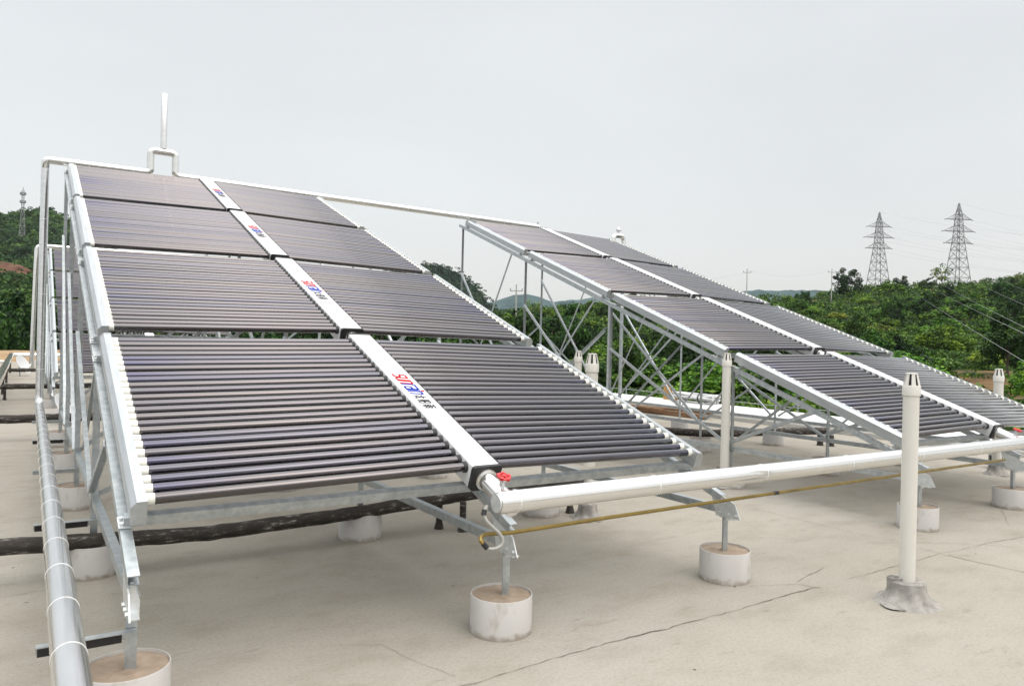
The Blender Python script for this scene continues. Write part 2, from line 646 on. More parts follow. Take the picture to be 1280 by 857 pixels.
us = np.linspace(300, 1900, 130)
ds = np.concatenate([np.linspace(24, 80, 30), np.linspace(84, 360, 50)])
U, D = np.meshgrid(us, ds, indexing='ij')
hx, hy, hz = hill_h(U, D)
hz[:, 0] = -9.2
hz[:, -1] = -9.2
struct(grid_mesh('hillside', np.stack([hx, hy, hz], -1), M_soil))


def ridge_hill(name, pts, d, depth, m, amp, seed, nu=160, nv=26, extra=None):
    pu = [p[0] for p in pts]
    pv = [p[1] for p in pts]
    uu = np.linspace(pu[0], pu[-1], nu)
    top = 1.517 + (vh(uu) - np.interp(uu, pu, pv)) / FPX * d
    P = np.zeros((nu, nv + 8, 3))
    dx, dy = bearing(uu)
    for j in range(nv + 8):
        if j < nv:
            s = j / (nv - 1)
            dd = d - depth * (1 - s)
            z = -9.5 + (top + 9.5) * (s ** .85)
        else:
            s = (j - nv + 1) / 8
            dd = d + depth * s
            z = -9.5 + (top + 9.5) * (1 - s ** 1.6)
        x, y = CAM.x + dx * dd, CAM.y + dy * dd
        f = fbm(x * .05, y * .05, 5, seed) * amp * min(1, j / 4)
        P[:, j, 0], P[:, j, 1], P[:, j, 2] = x, y, z + f
    return struct(grid_mesh(name, P, m))


hillA = ridge_hill('hill', [(-420, 330), (-200, 292), (-60, 276), (0, 271), (20, 270), (46, 264), (60, 267), (75, 275), (92, 290), (130, 312), (200, 350), (330, 400), (420, 425)], 560, 260, M_hill, 2.2, 3, 240)
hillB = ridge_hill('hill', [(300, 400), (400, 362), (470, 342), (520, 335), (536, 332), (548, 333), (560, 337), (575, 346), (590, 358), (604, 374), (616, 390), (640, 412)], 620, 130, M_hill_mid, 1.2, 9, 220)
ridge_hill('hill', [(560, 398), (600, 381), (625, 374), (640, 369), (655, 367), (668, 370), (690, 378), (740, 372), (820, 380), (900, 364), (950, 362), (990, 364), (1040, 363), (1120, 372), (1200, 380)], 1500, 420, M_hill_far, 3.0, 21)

# bare red cut below the tower hill and the dug earth at the roof's far edge
cut = ridge_hill('terrain', [(-260, 338), (-120, 332), (-30, 327), (0, 327), (22, 330), (42, 338), (70, 350), (120, 380), (170, 410)], 285, 70, M_cut, 1.3, 31, 140, 22)
field = ridge_hill('field', [(-300, 352), (-60, 346), (0, 346), (40, 349), (120, 362), (200, 395), (260, 418)], 190, 70, M_plain, .3, 37, 80, 12)

mb = MB()
vs, fs = [], []
nx, ny = 44, 12
mx = np.linspace(-7.5, 9, nx)
my = np.linspace(37.5, 43.5, ny)
MX, MY = np.meshgrid(mx, my, indexing='ij')
prof = np.sin(np.clip((MY - 37.5) / 6, 0, 1) * math.pi) ** .7
MZ = GZ + prof * (.42 + .22 * fbm(MX * .9, MY * .9, 4, 8)) - .02
struct(grid_mesh('earth_mound', np.stack([MX, MY, MZ], -1), M_mound))

# kerb along the roof's right edge
mb = MB()
mb.bar((10.05, -13.9, GZ), (10.05, 43.9, GZ), [(0, -.02), (0, .055), (-.035, .065), (-.045, .12), (-.02, .18), (.05, .23), (.18, .255), (.34, .262), (.50, .255), (.52, -.02)], up=(0, 0, 1))
kerb = mb.build('roof_kerb', M_kerb)
tag(kerb, 'low white kerb with rounded flashing along the right edge of the roof', 'kerb')


def crack(pts, w0, w1, seed, step=.05, amp=.012):
    r = np.random.default_rng(seed)
    P = []
    for (a, b) in zip(pts[:-1], pts[1:]):
        a, b = np.array(a, float), np.array(b, float)
        n = max(2, int(np.linalg.norm(b - a) / step))
        for k in range(n):
            P.append(a + (b - a) * k / n)
    P.append(np.array(pts[-1], float))
    P = np.array(P)
    w = np.cumsum(r.normal(0, amp * .5, (len(P), 2)), 0)
    w -= np.linspace(0, 1, len(P))[:, None] * w[-1]
    P = P + w * .6 + r.normal(0, amp * .25, P.shape)
    T = np.gradient(P, axis=0)
    T /= np.linalg.norm(T, axis=1)[:, None] + 1e-9
    N = np.stack([-T[:, 1], T[:, 0]], 1)
    wid = .75 * r.uniform(w0, w1, len(P)) * (.4 + .6 * np.abs(np.sin(np.arange(len(P)) * .11 + seed)))
    wid[0] = wid[-1] = .0006
    return np.concatenate([P + N * wid[:, None], P - N * wid[:, None]], 0), len(P)


mb = MB()
for i, (pts, w0, w1) in enumerate([
    ([(-3.2, -2.2), (.5, -2.13), (2.3, -2.17)], .0015, .0055),
    ([(2.6, -2.16), (3.85, -2.17), (5.2, -2.24), (8.5, -2.3)], .0012, .004),
    ([(3.83, -2.17), (3.88, -2.7), (3.95, -4.3)], .0015, .005),
    ([(3.83, -2.17), (3.86, -1.9), (3.8, .4)], .001, .0035),
    ([(1.95, -1.96), (2.2, -2.05), (2.28, -2.2)], .001, .004),
    ([(2.25, -2.02), (2.7, -1.92)], .001, .003),
    ([(3.05, -1.2), (3.35, -1.6), (3.7, -1.75), (4.2, -2.0), (4.9, -2.6)], .0008, .0025),
    ([(5.3, -2.0), (6.1, -1.6), (6.6, -1.5)], .001, .003),
    ([(-3.4, .1), (-2.1, .06), (-1.75, .1)], .001, .0035),
    ([(-3.5, 2.1), (-1.8, 2.0)], .001, .003),
    ([(-.9, -1.4), (-.5, -1.6), (-.35, -2.1)], .0006, .002),
    ([(-6, 5.2), (4, 5.1)], .001, .004),
]):
    q, n = crack(pts, w0, w1, 40 + i)
    mb.add([(*G(p[0], p[1]), GZ + .004) for p in q], [(k, k + 1, n + k + 1, n + k) for k in range(n - 1)])
struct(mb.build('roof_cracks', M_crack, smooth=False))

# ------------------------------------------------------------------ collector racks
T = 0.3565
PITCHY, PITCHZ = 1.9511, 0.7169
SP = 0.075
RACKS = [(0.0, 0.0, 0.0), (5.888, .11, -.037), (0.0, 11.3, 0.0)]
RNAME = ['near left rack', 'right-hand rack', 'rear rack behind the near one']


def zrail(y):
    return 1.5 + y * math.tan(T)


# tube along +x, drooping a little to its outer end
def tube_pts():
    return (.080, -.001), (1.548, -.030)


mb = MB()
mb.tube([(.075, 0, -.001), (1.550, 0, -.030), (1.560, 0, -.030)], [.0236, .0236, .019], 24)
ME_tube = mb.mesh('glass_tube', M_tube)
mb = MB()
mb.tube([(1.552, 0, -.030), (1.556, 0, -.030), (1.576, 0, -.030), (1.5855, 0, -.030)], [.0246, .0252, .0250, .0262], 16)
mb.tube([(1.512, 0, -.0535), (1.545, 0, -.054)], .004, 6)
ME_cap = mb.mesh('tube_cap', M_cap)
mb = MB()
mb.tube([(.0835, 0, -.0012), (.100, 0, -.0016), (.104, 0, -.0017)], [.0300, .0285, .0255], 16)
ME_seal = mb.mesh('seal', M_seal)
mb = MB()
mb.tube([(.075, 0, -.001), (1.545, 0, -.030)], .0236, 8)
ME_tube_far = mb.mesh('glass_tube', M_tube)

# manifold box
LEN0, LEN1 = .065, 1.865


def rprof(w, z0, z1, c):
    return [(-w, z0 + c), (-w + c, z0), (w - c, z0), (w, z0 + c), (w, z1 - c), (w - c * .3, z1 - c * .3), (w - c, z1), (-w + c, z1), (-w + c * .3, z1 - c * .3), (-w, z1 - c)]


mb = MB()
mb.bar((0, LEN0, 0), (0, -LEN1, 0), rprof(.084, -.097, .036, .012), up=(0, 0, 1))
ME_man = mb.mesh('manifold', M_white)
ME_endcap = []
for y0, y1 in ((LEN0 - .004, LEN0 + .016), (-LEN1 + .004, -LEN1 - .016)):
    mb = MB()
    mb.bar((0, y0, 0), (0, y1, 0), rprof(.087, -.100, .039, .016), up=(0, 0, 1))
    ME_endcap.append(mb.mesh('end_cap', M_black))
mb = MB()
mb.tube([(0, -LEN1 + .02, -.035), (0, -1.92, -.035), (0, -1.951 - LEN0 * 0, -.035), (0, -1.951 + LEN0 * -1 + .0, -.035)], .043, 18)
mb.tube([(0, -LEN1 - .014, -.035), (0, -LEN1 - .026, -.035)], .052, 18)
ME_conn = mb.mesh('connector', M_pipe)
mb = MB()
mb.tube([(0, -LEN1 + .02, -.035), (0, -2.16, -.035)], .050, 20)
mb.tube([(0, -LEN1 - .014, -.035), (0, -LEN1 - .026, -.035)], .060, 20)
ME_conn_end = mb.mesh('connector', M_pipe)

# side frame: aluminium profile with a chamfered outer edge
fp = [(1.586, -.104), (1.642, -.104), (1.645, -.026), (1.624, -.003), (1.586, -.001)]
mb = MB()
mb.bar((0, -.955, 0), (0, .955, 0), [(x, z) for x, z in fp], up=(0, 0, 1))
# side frame: end closers a shade proud
for y in (-.955, .955):
    lo_ = y if y > 0 else y - .010
    mb.bar((0, lo_, 0), (0, lo_ + .010, 0), [(1.5845, -.1055), (1.6435, -.1055), (1.6465, -.0255), (1.625, -.0015), (1.5845, .0005)], up=(0, 0, 1))
ME_side = mb.mesh('side_frame', M_alu)
ME_pipe_stub = None


# lettering on the manifold, as flat strokes: reads down the slope, tops of the letters to the right
def strokes(mb, lines, ox, oy, sc, w, shear=.22):
    for ln in lines:
        for (a, b) in zip(ln[:-1], ln[1:]):
            def tr(p):
                x = p[0] * .72 + shear * p[1]
                return Vector((oy + p[1] * sc, -(ox + x * sc), .0368))
            A, B = tr(a), tr(b)
            d = (B - A)
            if d.length < 1e-6:
                continue
            d.normalize()
            A = A - d * w * .45
            B = B + d * w * .45
            mb.bar(A, B, [(-w / 2, 0), (w / 2, 0), (w / 2, .0006), (-w / 2, .0006)], up=(0, 0, 1))


L_s = [[(.62, 1), (.12, 1), (0, .88), (0, .62), (.1, .5), (.52, .5), (.62, .4), (.62, .12), (.5, 0), (0, 0)]]
L_u = [[(0, 1), (0, .14), (.12, 0), (.62, 0), (.62, 1)]]
L_n = [[(0, 0), (0, 1), (.5, 1), (.62, .86), (.62, 0)]]
L_r = [[(0, 0), (0, .86), (.12, 1), (.45, 1)]]
L_a = [[(.05, 1), (.5, 1), (.62, .88), (.62, 0), (.12, 0), (0, .12), (0, .42), (.12, .54), (.62, .54)]]
L_i = [[(0, 0), (0, 1)]]
CJ1 = [[(0, .72), (.8, .72)], [(.4, 1), (.38, .6), (.05, 0)], [(.42, .6), (.8, 0)], [(.36, .22), (.46, .1)]]
CJ2 = [[(.05, 0), (.05, 1), (.3, 1), (.3, .6), (.12, .52), (.3, .4), (.3, .25)], [(.42, 0), (.42, 1), (.85, 1), (.85, 0), (.42, 0)], [(.42, .5), (.85, .5)]]
CJ3 = [[(0, 1), (.9, 1)], [(.05, 0), (.05, .72), (.88, .72), (.88, 0)], [(.46, 1), (.46, 0)], [(.2, .5), (.32, .44)], [(.2, .25), (.32, .2)], [(.62, .5), (.74, .44)], [(.62, .25), (.74, .2)]]


def lettering():
    h = .072
    x = .665
    red, blue, blk = MB(), MB(), MB()
    for L, w, tgt in ((L_s, .82, red), (L_u, .82, red), (L_n, .82, red), (L_r, .60, blue), (L_a, .82, blue), (L_i, .32, blue), (L_n, .9, blue)):
        strokes(tgt, L, x, -.040, h * 1.08, .0124)
        if L is L_i:
            red.bar((.056, -(x + .024), .0366), (.056, -(x + .024), .0374), [(.011 * math.cos(k * .5236), .011 * math.sin(k * .5236)) for k in range(12)], up=(0, 1, 0))
        x += w * h * .86
    x += .010
    for L, w in ((CJ1, 1.02), (CJ2, 1.08), (CJ3, 1.0)):
        strokes(blk, L, x, -.036, h * .95, .0078, .10)
        x += w * h * .86
    return red.mesh('lettering', M_logo_red, False), blue.mesh('lettering', M_logo_blue, False), blk.mesh('lettering', M_logo_black, False)


LOGO = lettering()

# valve with a red handwheel
mb = MB()
mb.tube([(.0, -2.03, .005), (.0, -2.03, .040)], .015, 12)
mb.tube([(.0, -2.03, .038), (.0, -2.03, .062)], .007, 10)
ME_valve = mb.mesh('valve', M_plate)
mb = MB()
ring = [(.030 * math.cos(k * math.pi / 9), -2.03 + .030 * math.sin(k * math.pi / 9), .066 + .0015 * math.cos(k * math.pi / 9 * 5)) for k in range(19)]
mb.tube(ring, .0068, 8, cap=False)
for k in range(5):
    a = k * 2 * math.pi / 5
    mb.tube([(0, -2.03, .066), (.030 * math.cos(a), -2.03 + .030 * math.sin(a), .066)], .0055, 6)
    mb.tube([(.030 * math.cos(a), -2.03 + .030 * math.sin(a), .058), (.031 * math.cos(a), -2.03 + .031 * math.sin(a), .073)], .009, 8)
mb.tube([(0, -2.03, .056), (0, -2.03, .074)], .010, 10)
ME_wheel = mb.mesh('handwheel', M_red)

NTH = ['top', 'second from the top', 'third from the top', 'lowest']
GROUPC = 'solar tube collectors mounted on the steel racks'
LOOKS = [
    ['highest collector of the near left rack, under the silver top pipe',
     'second collector from the top of the near left rack, above the lettered third one',
     'third collector from the top of the near left rack, with purple glass tubes and lettering',
     'lowest collector of the near left rack, with lettering and a red valve'],
    ['highest collector of the right rack, its pale tubes seen at a shallow angle',
     'second collector from the top of the right rack, without lettering',
     'third collector from the top of the right rack, ending above the slim vent pipe',
     'lowest collector of the right rack, partly behind the tall ivory vent pipe'],
    ['highest collector of the small rear rack behind the left steel posts',
     'second collector from the top of the small rear rack behind the left steel posts',
     'third collector from the top of the small rear rack behind the left steel posts',
     'lowest collector of the small rear rack, just above the dark roof pipes'],
]
for r, (rx, ry, rz) in enumerate(RACKS):
    for m in range(4):
        n = 3 - m
        c = thing('solar_collector', LOOKS[r][m], 'solar collector', (rx, ry + n * PITCHY, rz + 1.5 + n * PITCHZ), (T, 0, 0), GROUPC)
        mf = link('manifold', ME_man, c)
        for me in ME_endcap:
            link('end_cap', me, mf)
        if r == 0:
            for me in LOGO:
                link('lettering', me, mf)
        if m < 3:
            link('connector', ME_conn, c)
        else:
            link('connector', ME_conn_end, c)
            if r < 2:
                vv = link('valve', ME_valve, c)
                link('handwheel', ME_wheel, vv)
        for s in (0, 1):
            link('side_frame', ME_side, c, (0, -.9, 0), (0, 0, math.pi * s))
        for s in (0, 1):
            for i in range(25):
                dj = random.uniform(-.0025, .0025)
                t = link('glass_tube', ME_tube if r < 2 else ME_tube_far, c, (0, -SP * i + dj, random.uniform(-.0015, .0015)), (0, random.uniform(-.0012, .0012), math.pi * s + random.uniform(-.0012, .0012)))
                if r < 2:
                    link('tube_cap', ME_cap, t)
                    link('seal', ME_seal, t)

# ------------------------------------------------------------------ steel frames
FX = (-1.652, .05, 1.70)
PY = (-1.87, .10, 2.08, 4.06, 6.02)
ZC = .50


def Lp(w, t=.004):
    return [(0, 0), (w, 0), (w, t), (t, t), (t, w), (0, w)]


def Cp(w, h, t=.004):
    return [(-w / 2, -h / 2), (w / 2, -h / 2), (w / 2, -h / 2 + t), (-w / 2 + t, -h / 2 + t), (-w / 2 + t, h / 2 - t), (w / 2, h / 2 - t), (w / 2, h / 2), (-w / 2, h / 2)]


def Bx(w, h):
    return [(-w / 2, -h / 2), (w / 2, -h / 2), (w / 2, h / 2), (-w / 2, h / 2)]


nrm = Vector((0, -math.sin(T), math.cos(T)))


def on_slope(x, y, n):
    return Vector((x, y, zrail(y))) + nrm * n


def make_frame():
    f = thing('support_frame', '', 'steel frame')
    for k, x in enumerate(FX):
        # C channel rail, its open side to the left, with bolted splice plates
        mb = MB()
        xr = x if k < 2 else x - .09
        mb.bar(on_slope(xr, -2.0, -.172), on_slope(xr, 6.05, -.172), Cp(.044, .044), up=nrm)
        rail = mb.build('rail', M_galv, f)
        for s in (.02, 1.80):
            for q in range(4):
                y = q * PITCHY - s * math.cos(T) + .02
                mb = MB()
                p = on_slope(xr - .002, y, -.145)
                rot = Euler((T, 0, 0)).to_matrix()
                mb.box(p, (.050, .085, .005), rot)
                mb.tube([p + rot @ Vector((-.012, .02, 0)), p + rot @ Vector((-.012, .02, .014))], .009, 6)
                mb.tube([p + rot @ Vector((-.012, -.022, 0)), p + rot @ Vector((-.012, -.022, .014))], .009, 6)
                mb.build('clamp_plate', M_plate, rail)
        mb = MB()
        mb.bar((x + .012, PY[0] - .02, ZC), (x + .012, PY[4] + .04, ZC), Cp(.04, .045), up=(0, 0, 1))
        mb.build('chord', M_galv, f)
        for j, y in enumerate(PY):
            zt = zrail(y) - .200 if j else ZC + .02
            mb = MB()
            w = .040 if j else .042
            mb.bar((x + .024, y - .016, .22), (x + .024, y - .016, zt), Lp(w, .005), up=(0, 1, 0))
            mb.build('post', M_galv, f)
        # front gusset under the rail end
        mb = MB()
        y = PY[0]
        pl = [(y + .10, zrail(y + .10) - .212), (y - .10, zrail(y - .10) - .212), (y - .145, ZC - .035), (y + .045, ZC - .04)]
        pl = [(yy, zz) for yy, zz in pl]
        vs = [(x - .020, a, b) for a, b in pl] + [(x - .014, a, b) for a, b in pl]
        vs2 = [(x + .022, a, b) for a, b in pl] + [(x + .027, a, b) for a, b in pl]
        fc = [(0, 1, 2, 3), (7, 6, 5, 4), (0, 4, 5, 1), (1, 5, 6, 2), (2, 6, 7, 3), (3, 7, 4, 0)]
        mb.add(vs, fc)
        mb.box((x + .002, y - .040, ZC - .043), (.040, .12, .005))
        q_ = [(x - .016, y - .034, ZC - .06), (x + .028, y - .034, ZC - .06), (x + .028, y - .040, ZC + .01), (x + .004, y - .052, ZC + .085), (x - .008, y - .052, ZC + .085), (x - .016, y - .040, ZC + .01)]
        mb.add(q_ + [(a, b_ + .004, c) for a, b_, c in q_], [(0, 1, 2, 3, 4, 5), (11, 10, 9, 8, 7, 6)] + [(k, k + 6, (k + 1) % 6 + 6, (k + 1) % 6) for k in range(6)])
        for dy in (-.11, -.05, .01):
            mb.tube([(x - .03, y + dy, ZC - .015), (x - .012, y + dy, ZC - .015)], .010, 6)
        mb.build('gusset', M_plate, f)
        # braces within the frame
        for j in range(1, 4):
            ya, yb = PY[j], PY[j + 1]
            mb = MB()
            mb.bar((x - .03, ya + .02, ZC + .05), (x - .03, yb - .03, zrail(yb) - .62 - .12 * j), Lp(.028, .004), up=(1, 0, 0))
            mb.build('brace', M_galv, f)
            ym = ya + (.45 if j != 2 else .35)
            mb = MB()
            mb.bar((x + .036, ym, zrail(ym) - .20), (x + .036, yb - .03, ZC + .06), Lp(.028, .004), up=(1, 0, 0))
            mb.build('brace', M_galv, f)
        mb = MB()
        ya, yb = PY[0], PY[1]
        mb.bar((x - .03, yb, ZC + .05), (x - .03, yb - 1.0, zrail(yb - 1.0) - .20), Lp(.034, .004), up=(1, 0, 0))
        mb.build('brace', M_galv, f)
    # braces across, between the frames
    for j in range(1, 5):
        y = PY[j]
        for a, b in ((0, 1), (1, 2)):
            zz = zrail(y) - .3
            lift = min(zz, ZC + 1.35)
            mb = MB()
            mb.bar((FX[a] + .03, y + .035, ZC + .02), (FX[b] - .02, y + .035, lift), Lp(.032, .004), up=(0, 1, 0))
            mb.build('brace', M_galv, f)
            if j == 4:
                mb = MB()
                mb.bar((FX[b] - .02, y + .045, ZC + .02), (FX[a] + .03, y + .045, lift), Lp(.032, .004), up=(0, 1, 0))
                mb.build('brace', M_galv, f)
    # purlins under both ends of every collector
    for q in range(4):
        for s in (.03, 1.79):
            y = q * PITCHY - s * math.cos(T)
            mb = MB()
            mb.bar(on_slope(1.72, y, -.1265), on_slope(-1.66, y, -.1265), Cp(.040, .044), up=nrm)
            mb.build('purlin', M_galv, f)
    return f


frame = make_frame()
FL = ['grey galvanised steel frame of posts and braces carrying the near left collectors',
      'grey galvanised steel frame with crossed braces carrying the right-hand collectors',
      'grey steel frame carrying the small rear collectors behind the near rack']
frames = [frame] + [copy_tree(frame) for _ in RACKS[1:]]
for i, (f, (rx, ry, rz)) in enumerate(zip(frames, RACKS)):
    f.location = (rx, ry, rz)
    tag(f, FL[i], 'steel frame', 'steel frames that carry the collectors')

# arms that carry the silver pipe, bolted to the left posts of the near frame
for y in PY:
    mb = MB()
    mb.bar((FX[0] + .02, y - .022, .40), (-1.955, y - .022, .40), Lp(.036, .004), up=(0, 0, -1))
    mb.box((-1.88, y - .022, .475), (.012, .03, .155))
    mb.build('pipe_arm', M_galv, frame)
for y in (PY[0], PY[1], PY[3]):
    mb = MB()
    mb.bar((FX[0] - .03, y - .022, .375), (-1.95, y - .022, .375), Bx(.03, .034), up=(0, 0, 1))
    mb.build('rubber_strip', M_black, frame)

# ------------------------------------------------------------------ piers
mb = MB()
h, r0 = .255 - GZ, .157
mb.lathe([(r0, 0), (r0, h - .004), (r0 - .002, h), (r0 - .005, h), (r0 - .006, h - .02), (r0 - .006, .05)], n=44, close=False)
ME_sleeve = mb.mesh('pvc_sleeve', M_sleeve)
mb = MB()
nn, rr = 24, [0, .03, .06, .09, .12, .152]
vs = [(0, 0, h - .010)]
for a in rr[1:]:
    for k in range(nn):
        t = 2 * math.pi * k / nn
        vs.append((a * math.cos(t), a * math.sin(t), h - .012 + .005 * math.sin(9 * a * 10 + 3 * t) * (a < .15) + random.uniform(-.002, .002)))
fs = [(0, 1 + k, 1 + (k + 1) % nn) for k in range(nn)]
for q in range(len(rr) - 2):
    for k in range(nn):
        o = 1 + q * nn
        fs.append((o + k, o + nn + k, o + nn + (k + 1) % nn, o + (k + 1) % nn))
mb.add(vs, fs)
ME_fill = mb.mesh('mortar_fill', M_fill)
ROWN = ['front', 'second', 'third', 'fourth', 'rearmost']
SIDE = ['left', 'middle', 'right']
RK = ['near left rack', 'right-hand rack', 'small rear rack']
for r, (rx, ry, rz) in enumerate(RACKS):
    for k, x in enumerate(FX):
        if r == 2 and k == 2:
            continue
        for j, y in enumerate(PY):
            if r == 2 and j > 1:
                continue
            if j == 0:
                lab = f'white sleeved concrete pier under the {SIDE[k]} front leg of the {RK[r]}'
            else:
                lab = f'white sleeved concrete pier under the {ROWN[j]} post of the {SIDE[k]} frame, {RK[r]}'
            p = thing('concrete_pier', lab, 'pier', (rx + x + random.uniform(-.02, .02), ry + y + random.uniform(-.02, .02), GZ), (0, 0, random.uniform(0, 6)), 'white piers under the rack legs')
            link('pvc_sleeve', ME_sleeve, p)
            link('mortar_fill', ME_fill, p)

# ------------------------------------------------------------------ clad pipes
def straps(par, p, q, r, step, first=.2, tr=.0032):
    p, q = Vector(p), Vector(q)
    d = (q - p)
    L = d.length
    d.normalize()
    a = d.cross(Vector((0, 0, 1)))
    if a.length < .01:
        a = Vector((1, 0, 0))
    a.normalize()
    b = d.cross(a)
    s = first
    while s < L - .05:
        c = p + d * s
        mb = MB()
        mb.tube([c + (a * math.cos(t) + b * math.sin(t)) * (r + tr * .5) for t in [k * math.pi / 12 for k in range(25)]], tr, 6, cap=False)
        mb.build('strap', M_strap, par)
        s += step


RL = .046
mb = MB()
mb.tube([(-1.88, 6.06, 3.62), (-1.88, 6.06, .60), (-1.885, -6.6, .60)], RL, 24, fillet=.13)
low = mb.build('insulated_pipe', M_foil)
tag(low, 'shiny silver clad pipe running low along the left side past the rack legs', 'pipe', 'clad pipes of the solar system')
straps(low, (-1.88, 5.9, .6), (-1.885, -6.5, .6), RL, .42, .1, .0009)
straps(low, (-1.88, 6.06, .75), (-1.88, 6.06, 3.5), RL, .95, .3, .0022)

RT = .047
YT = 6.04
mb = MB()
mb.tube([(-1.88, 6.06, 3.60), (-1.88, YT, 3.70), (-.68, YT, 3.712), (-.68, YT, 4.02), (-.37, YT, 4.02), (-.37, YT, 3.712), (5.80, YT + .05, 3.685)], RT, 20, fillet=.065)
top = mb.build('insulated_pipe', M_pipe)
tag(top, 'white clad top pipe spanning both racks with a raised loop near its left end', 'pipe', 'clad pipes of the solar system')
straps(top, (-.2, YT, 3.711), (5.7, YT + .05, 3.6855), RT, .95, .5)
straps(top, (-1.7, YT, 3.702), (-.8, YT, 3.711), RT, .8, .3)
mb = MB()
mb.tube([(5.80, YT + .05, 3.66), (5.80, YT + .05, 3.775)], .016, 8)
mb.build('air_valve', M_galv, top)
mb = MB()
for x in (-1.6, .08, 1.7, 4.3):
    mb.bar((x, YT - .25, 3.58), (x, YT + .02, 3.655), Lp(.034, .004), up=(1, 0, 0))
mb.build('pipe_bracket', M_galv, top)
mb = MB()
mb.tube([(-.525, YT, 4.06), (-.525, YT, 4.80), (-.525, YT, 4.812)], [.043, .043, .036], 18)
mb.build('vent_stack', M_pipe, top)

# the loop that stands behind the right rack
mb = MB()
mb.tube([(6.1, 6.16, 3.50), (7.70, 6.16, 3.50), (7.70, 6.16, 3.735), (7.97, 6.16, 3.735), (7.97, 6.16, 2.9)], .048, 16, fillet=.09)
lp = mb.build('insulated_pipe', M_pipe)
tag(lp, 'white clad pipe loop standing up behind the top of the right rack', 'pipe', 'clad pipes of the solar system')
mb = MB()
mb.lathe([(.012, 3.77), (.012, 3.81), (.04, 3.82), (.052, 3.85), (.04, 3.885), (.015, 3.9), (.008, 3.93)], (7.83, 6.16, 0), 14)
mb.build('air_valve', M_plate, lp)
mb = MB()
mb.bar((7.97, 6.16, GZ), (7.97, 6.16, 2.95), Bx(.05, .05), up=(0, 1, 0))
mb.build('prop', M_galv, lp)

# front pipe joining the manifolds' lower ends
mb = MB()
RF = .054
mb.tube([(-.105, -2.035, .752), (-.092, -2.035, .752), (9.2, -1.975, .722)], [.049, RF, RF], 28)
fr = mb.build('insulated_pipe', M_pipe)
tag(fr, 'white clad pipe along the front, joining the lower ends of both racks', 'pipe', 'clad pipes of the solar system')
straps(fr, (-.06, -2.035, .752), (9.2, -1.975, .722), RF, .93, .06, .0022)
mb = MB()
mb.tube([(-.1065, -2.035, .752), (-.115, -2.035, .752)], .046, 12)
mb.build('end_cap', M_plate, fr)

# yellow zinc conduit with a grey hose at its left end
mb = MB()
mb.tube([(-.199, -2.076, .574), (-.213, -2.068, .592), (-.206, -2.055, .604), (-.180, -2.035, .608), (-.123, -2.0, .599), (.0, -2.0, .590), (.6, -2.0, .596), (2.0, -2.0, .600), (5.2, -2.0, .604)], .0105, 12)
cdt = mb.build('conduit', M_zinc)
tag(cdt, 'thin yellow zinc conduit running below the front pipe with a curled hose', 'conduit')
mb = MB()
mb.tube([(-.160, -2.03, .745), (-.186, -2.04, .712), (-.178, -2.055, .680), (-.150, -2.075, .648), (-.122, -2.09, .620), (-.109, -2.1, .592), (-.116, -2.1, .568), (-.140, -2.1, .556), (-.173, -2.09, .553), (-.191, -2.082, .563)], .0085, 10, fillet=.02)
mb.build('hose', M_hose, cdt)
for p_, q_ in (((-.186, -2.083, .558), (-.205, -2.073, .582)), ((-.176, -2.035, .728), (-.186, -2.042, .704)), ((2.02, -2.0, .6), (2.06, -2.0, .6))):
    mb = MB()
    mb.tube([p_, q_], .0125, 10)
    mb.build('coupling', M_black, cdt)

# ------------------------------------------------------------------ tar-wrapped pipes on posts
def tar_pipe(pts, r, label, posts, seed, n=14):
    rr = np.random.default_rng(seed)
    P = []
    for a, b in zip(pts[:-1], pts[1:]):
        a, b = Vector(a), Vector(b)
        k = max(2, int((b - a).length / .07))
        for i in range(k):
            P.append(a + (b - a) * (i / k))
    P.append(Vector(pts[-1]))
    rad = [r * (1 + rr.normal(0, .018)) for _ in P]
    P = [p + Vector((0, rr.normal(0, .0018), rr.normal(0, .0018))) for p in P]
    mb = MB()
    mb.tube(P, rad, n)
    o = mb.build('lagged_pipe', M_tar)
    tag(o, label, 'pipe', 'dark tar-wrapped pipes across the roof')
    for (x, y, zt) in posts:
        mb = MB()
        pts_ = [(x, y, GZ - .01), (x, y, GZ + .03), (x, y, GZ + .06), (x, y, zt)]
        mb.tube(pts_, [.045, .034, .026, .026], 8)
        mb.build('post', M_tar, o)
    return o


tar_pipe([(-7, .05, .34), (-2.4, .02, .315), (-1.8, 0, .29), (-1.0, 0, .25), (-.1, 0, .275), (.95, 0, .325), (2.05, 0, .34)], .047,
         'dark tar-wrapped pipe crossing low beneath the near collectors', [(.70, .07, .29), (.82, -.09, .29), (1.95, .02, .30), (-3.6, 0, .3)], 1)
tar_pipe([(-8, 6.75, .36), (-2, 6.8, .35), (1.9, 6.9, .35)], .058, 'dark tar-wrapped pipe just behind the rearmost posts of the near rack', [(-3, 6.78, .32), (.5, 6.85, .32)], 2)
tar_pipe([(-8, 13.7, .36), (-2.3, 13.8, .35), (2.5, 14.2, .35)], .058, 'dark tar-wrapped pipe crossing behind the first white dish, left background', [(-2.42, 13.8, .32), (-3.4, 13.75, .32)], 3)
tar_pipe([(-8, 21.5, .36), (-2.5, 21.8, .35), (2.5, 22.3, .35)], .058, 'farthest dark tar-wrapped pipe crossing the roof behind the rear rack', [(-2.6, 21.8, .32)], 4)
tar_pipe([(*G(*p_), .125) for p_ in ((6.9, 5.0), (7.3, 4.35), (7.7, 3.75), (8.4, 3.5), (9.3, 3.4), (10.3, 3.1))], .058, 'dark tar-wrapped pipe lying on the roof beneath the right rack', [], 5)

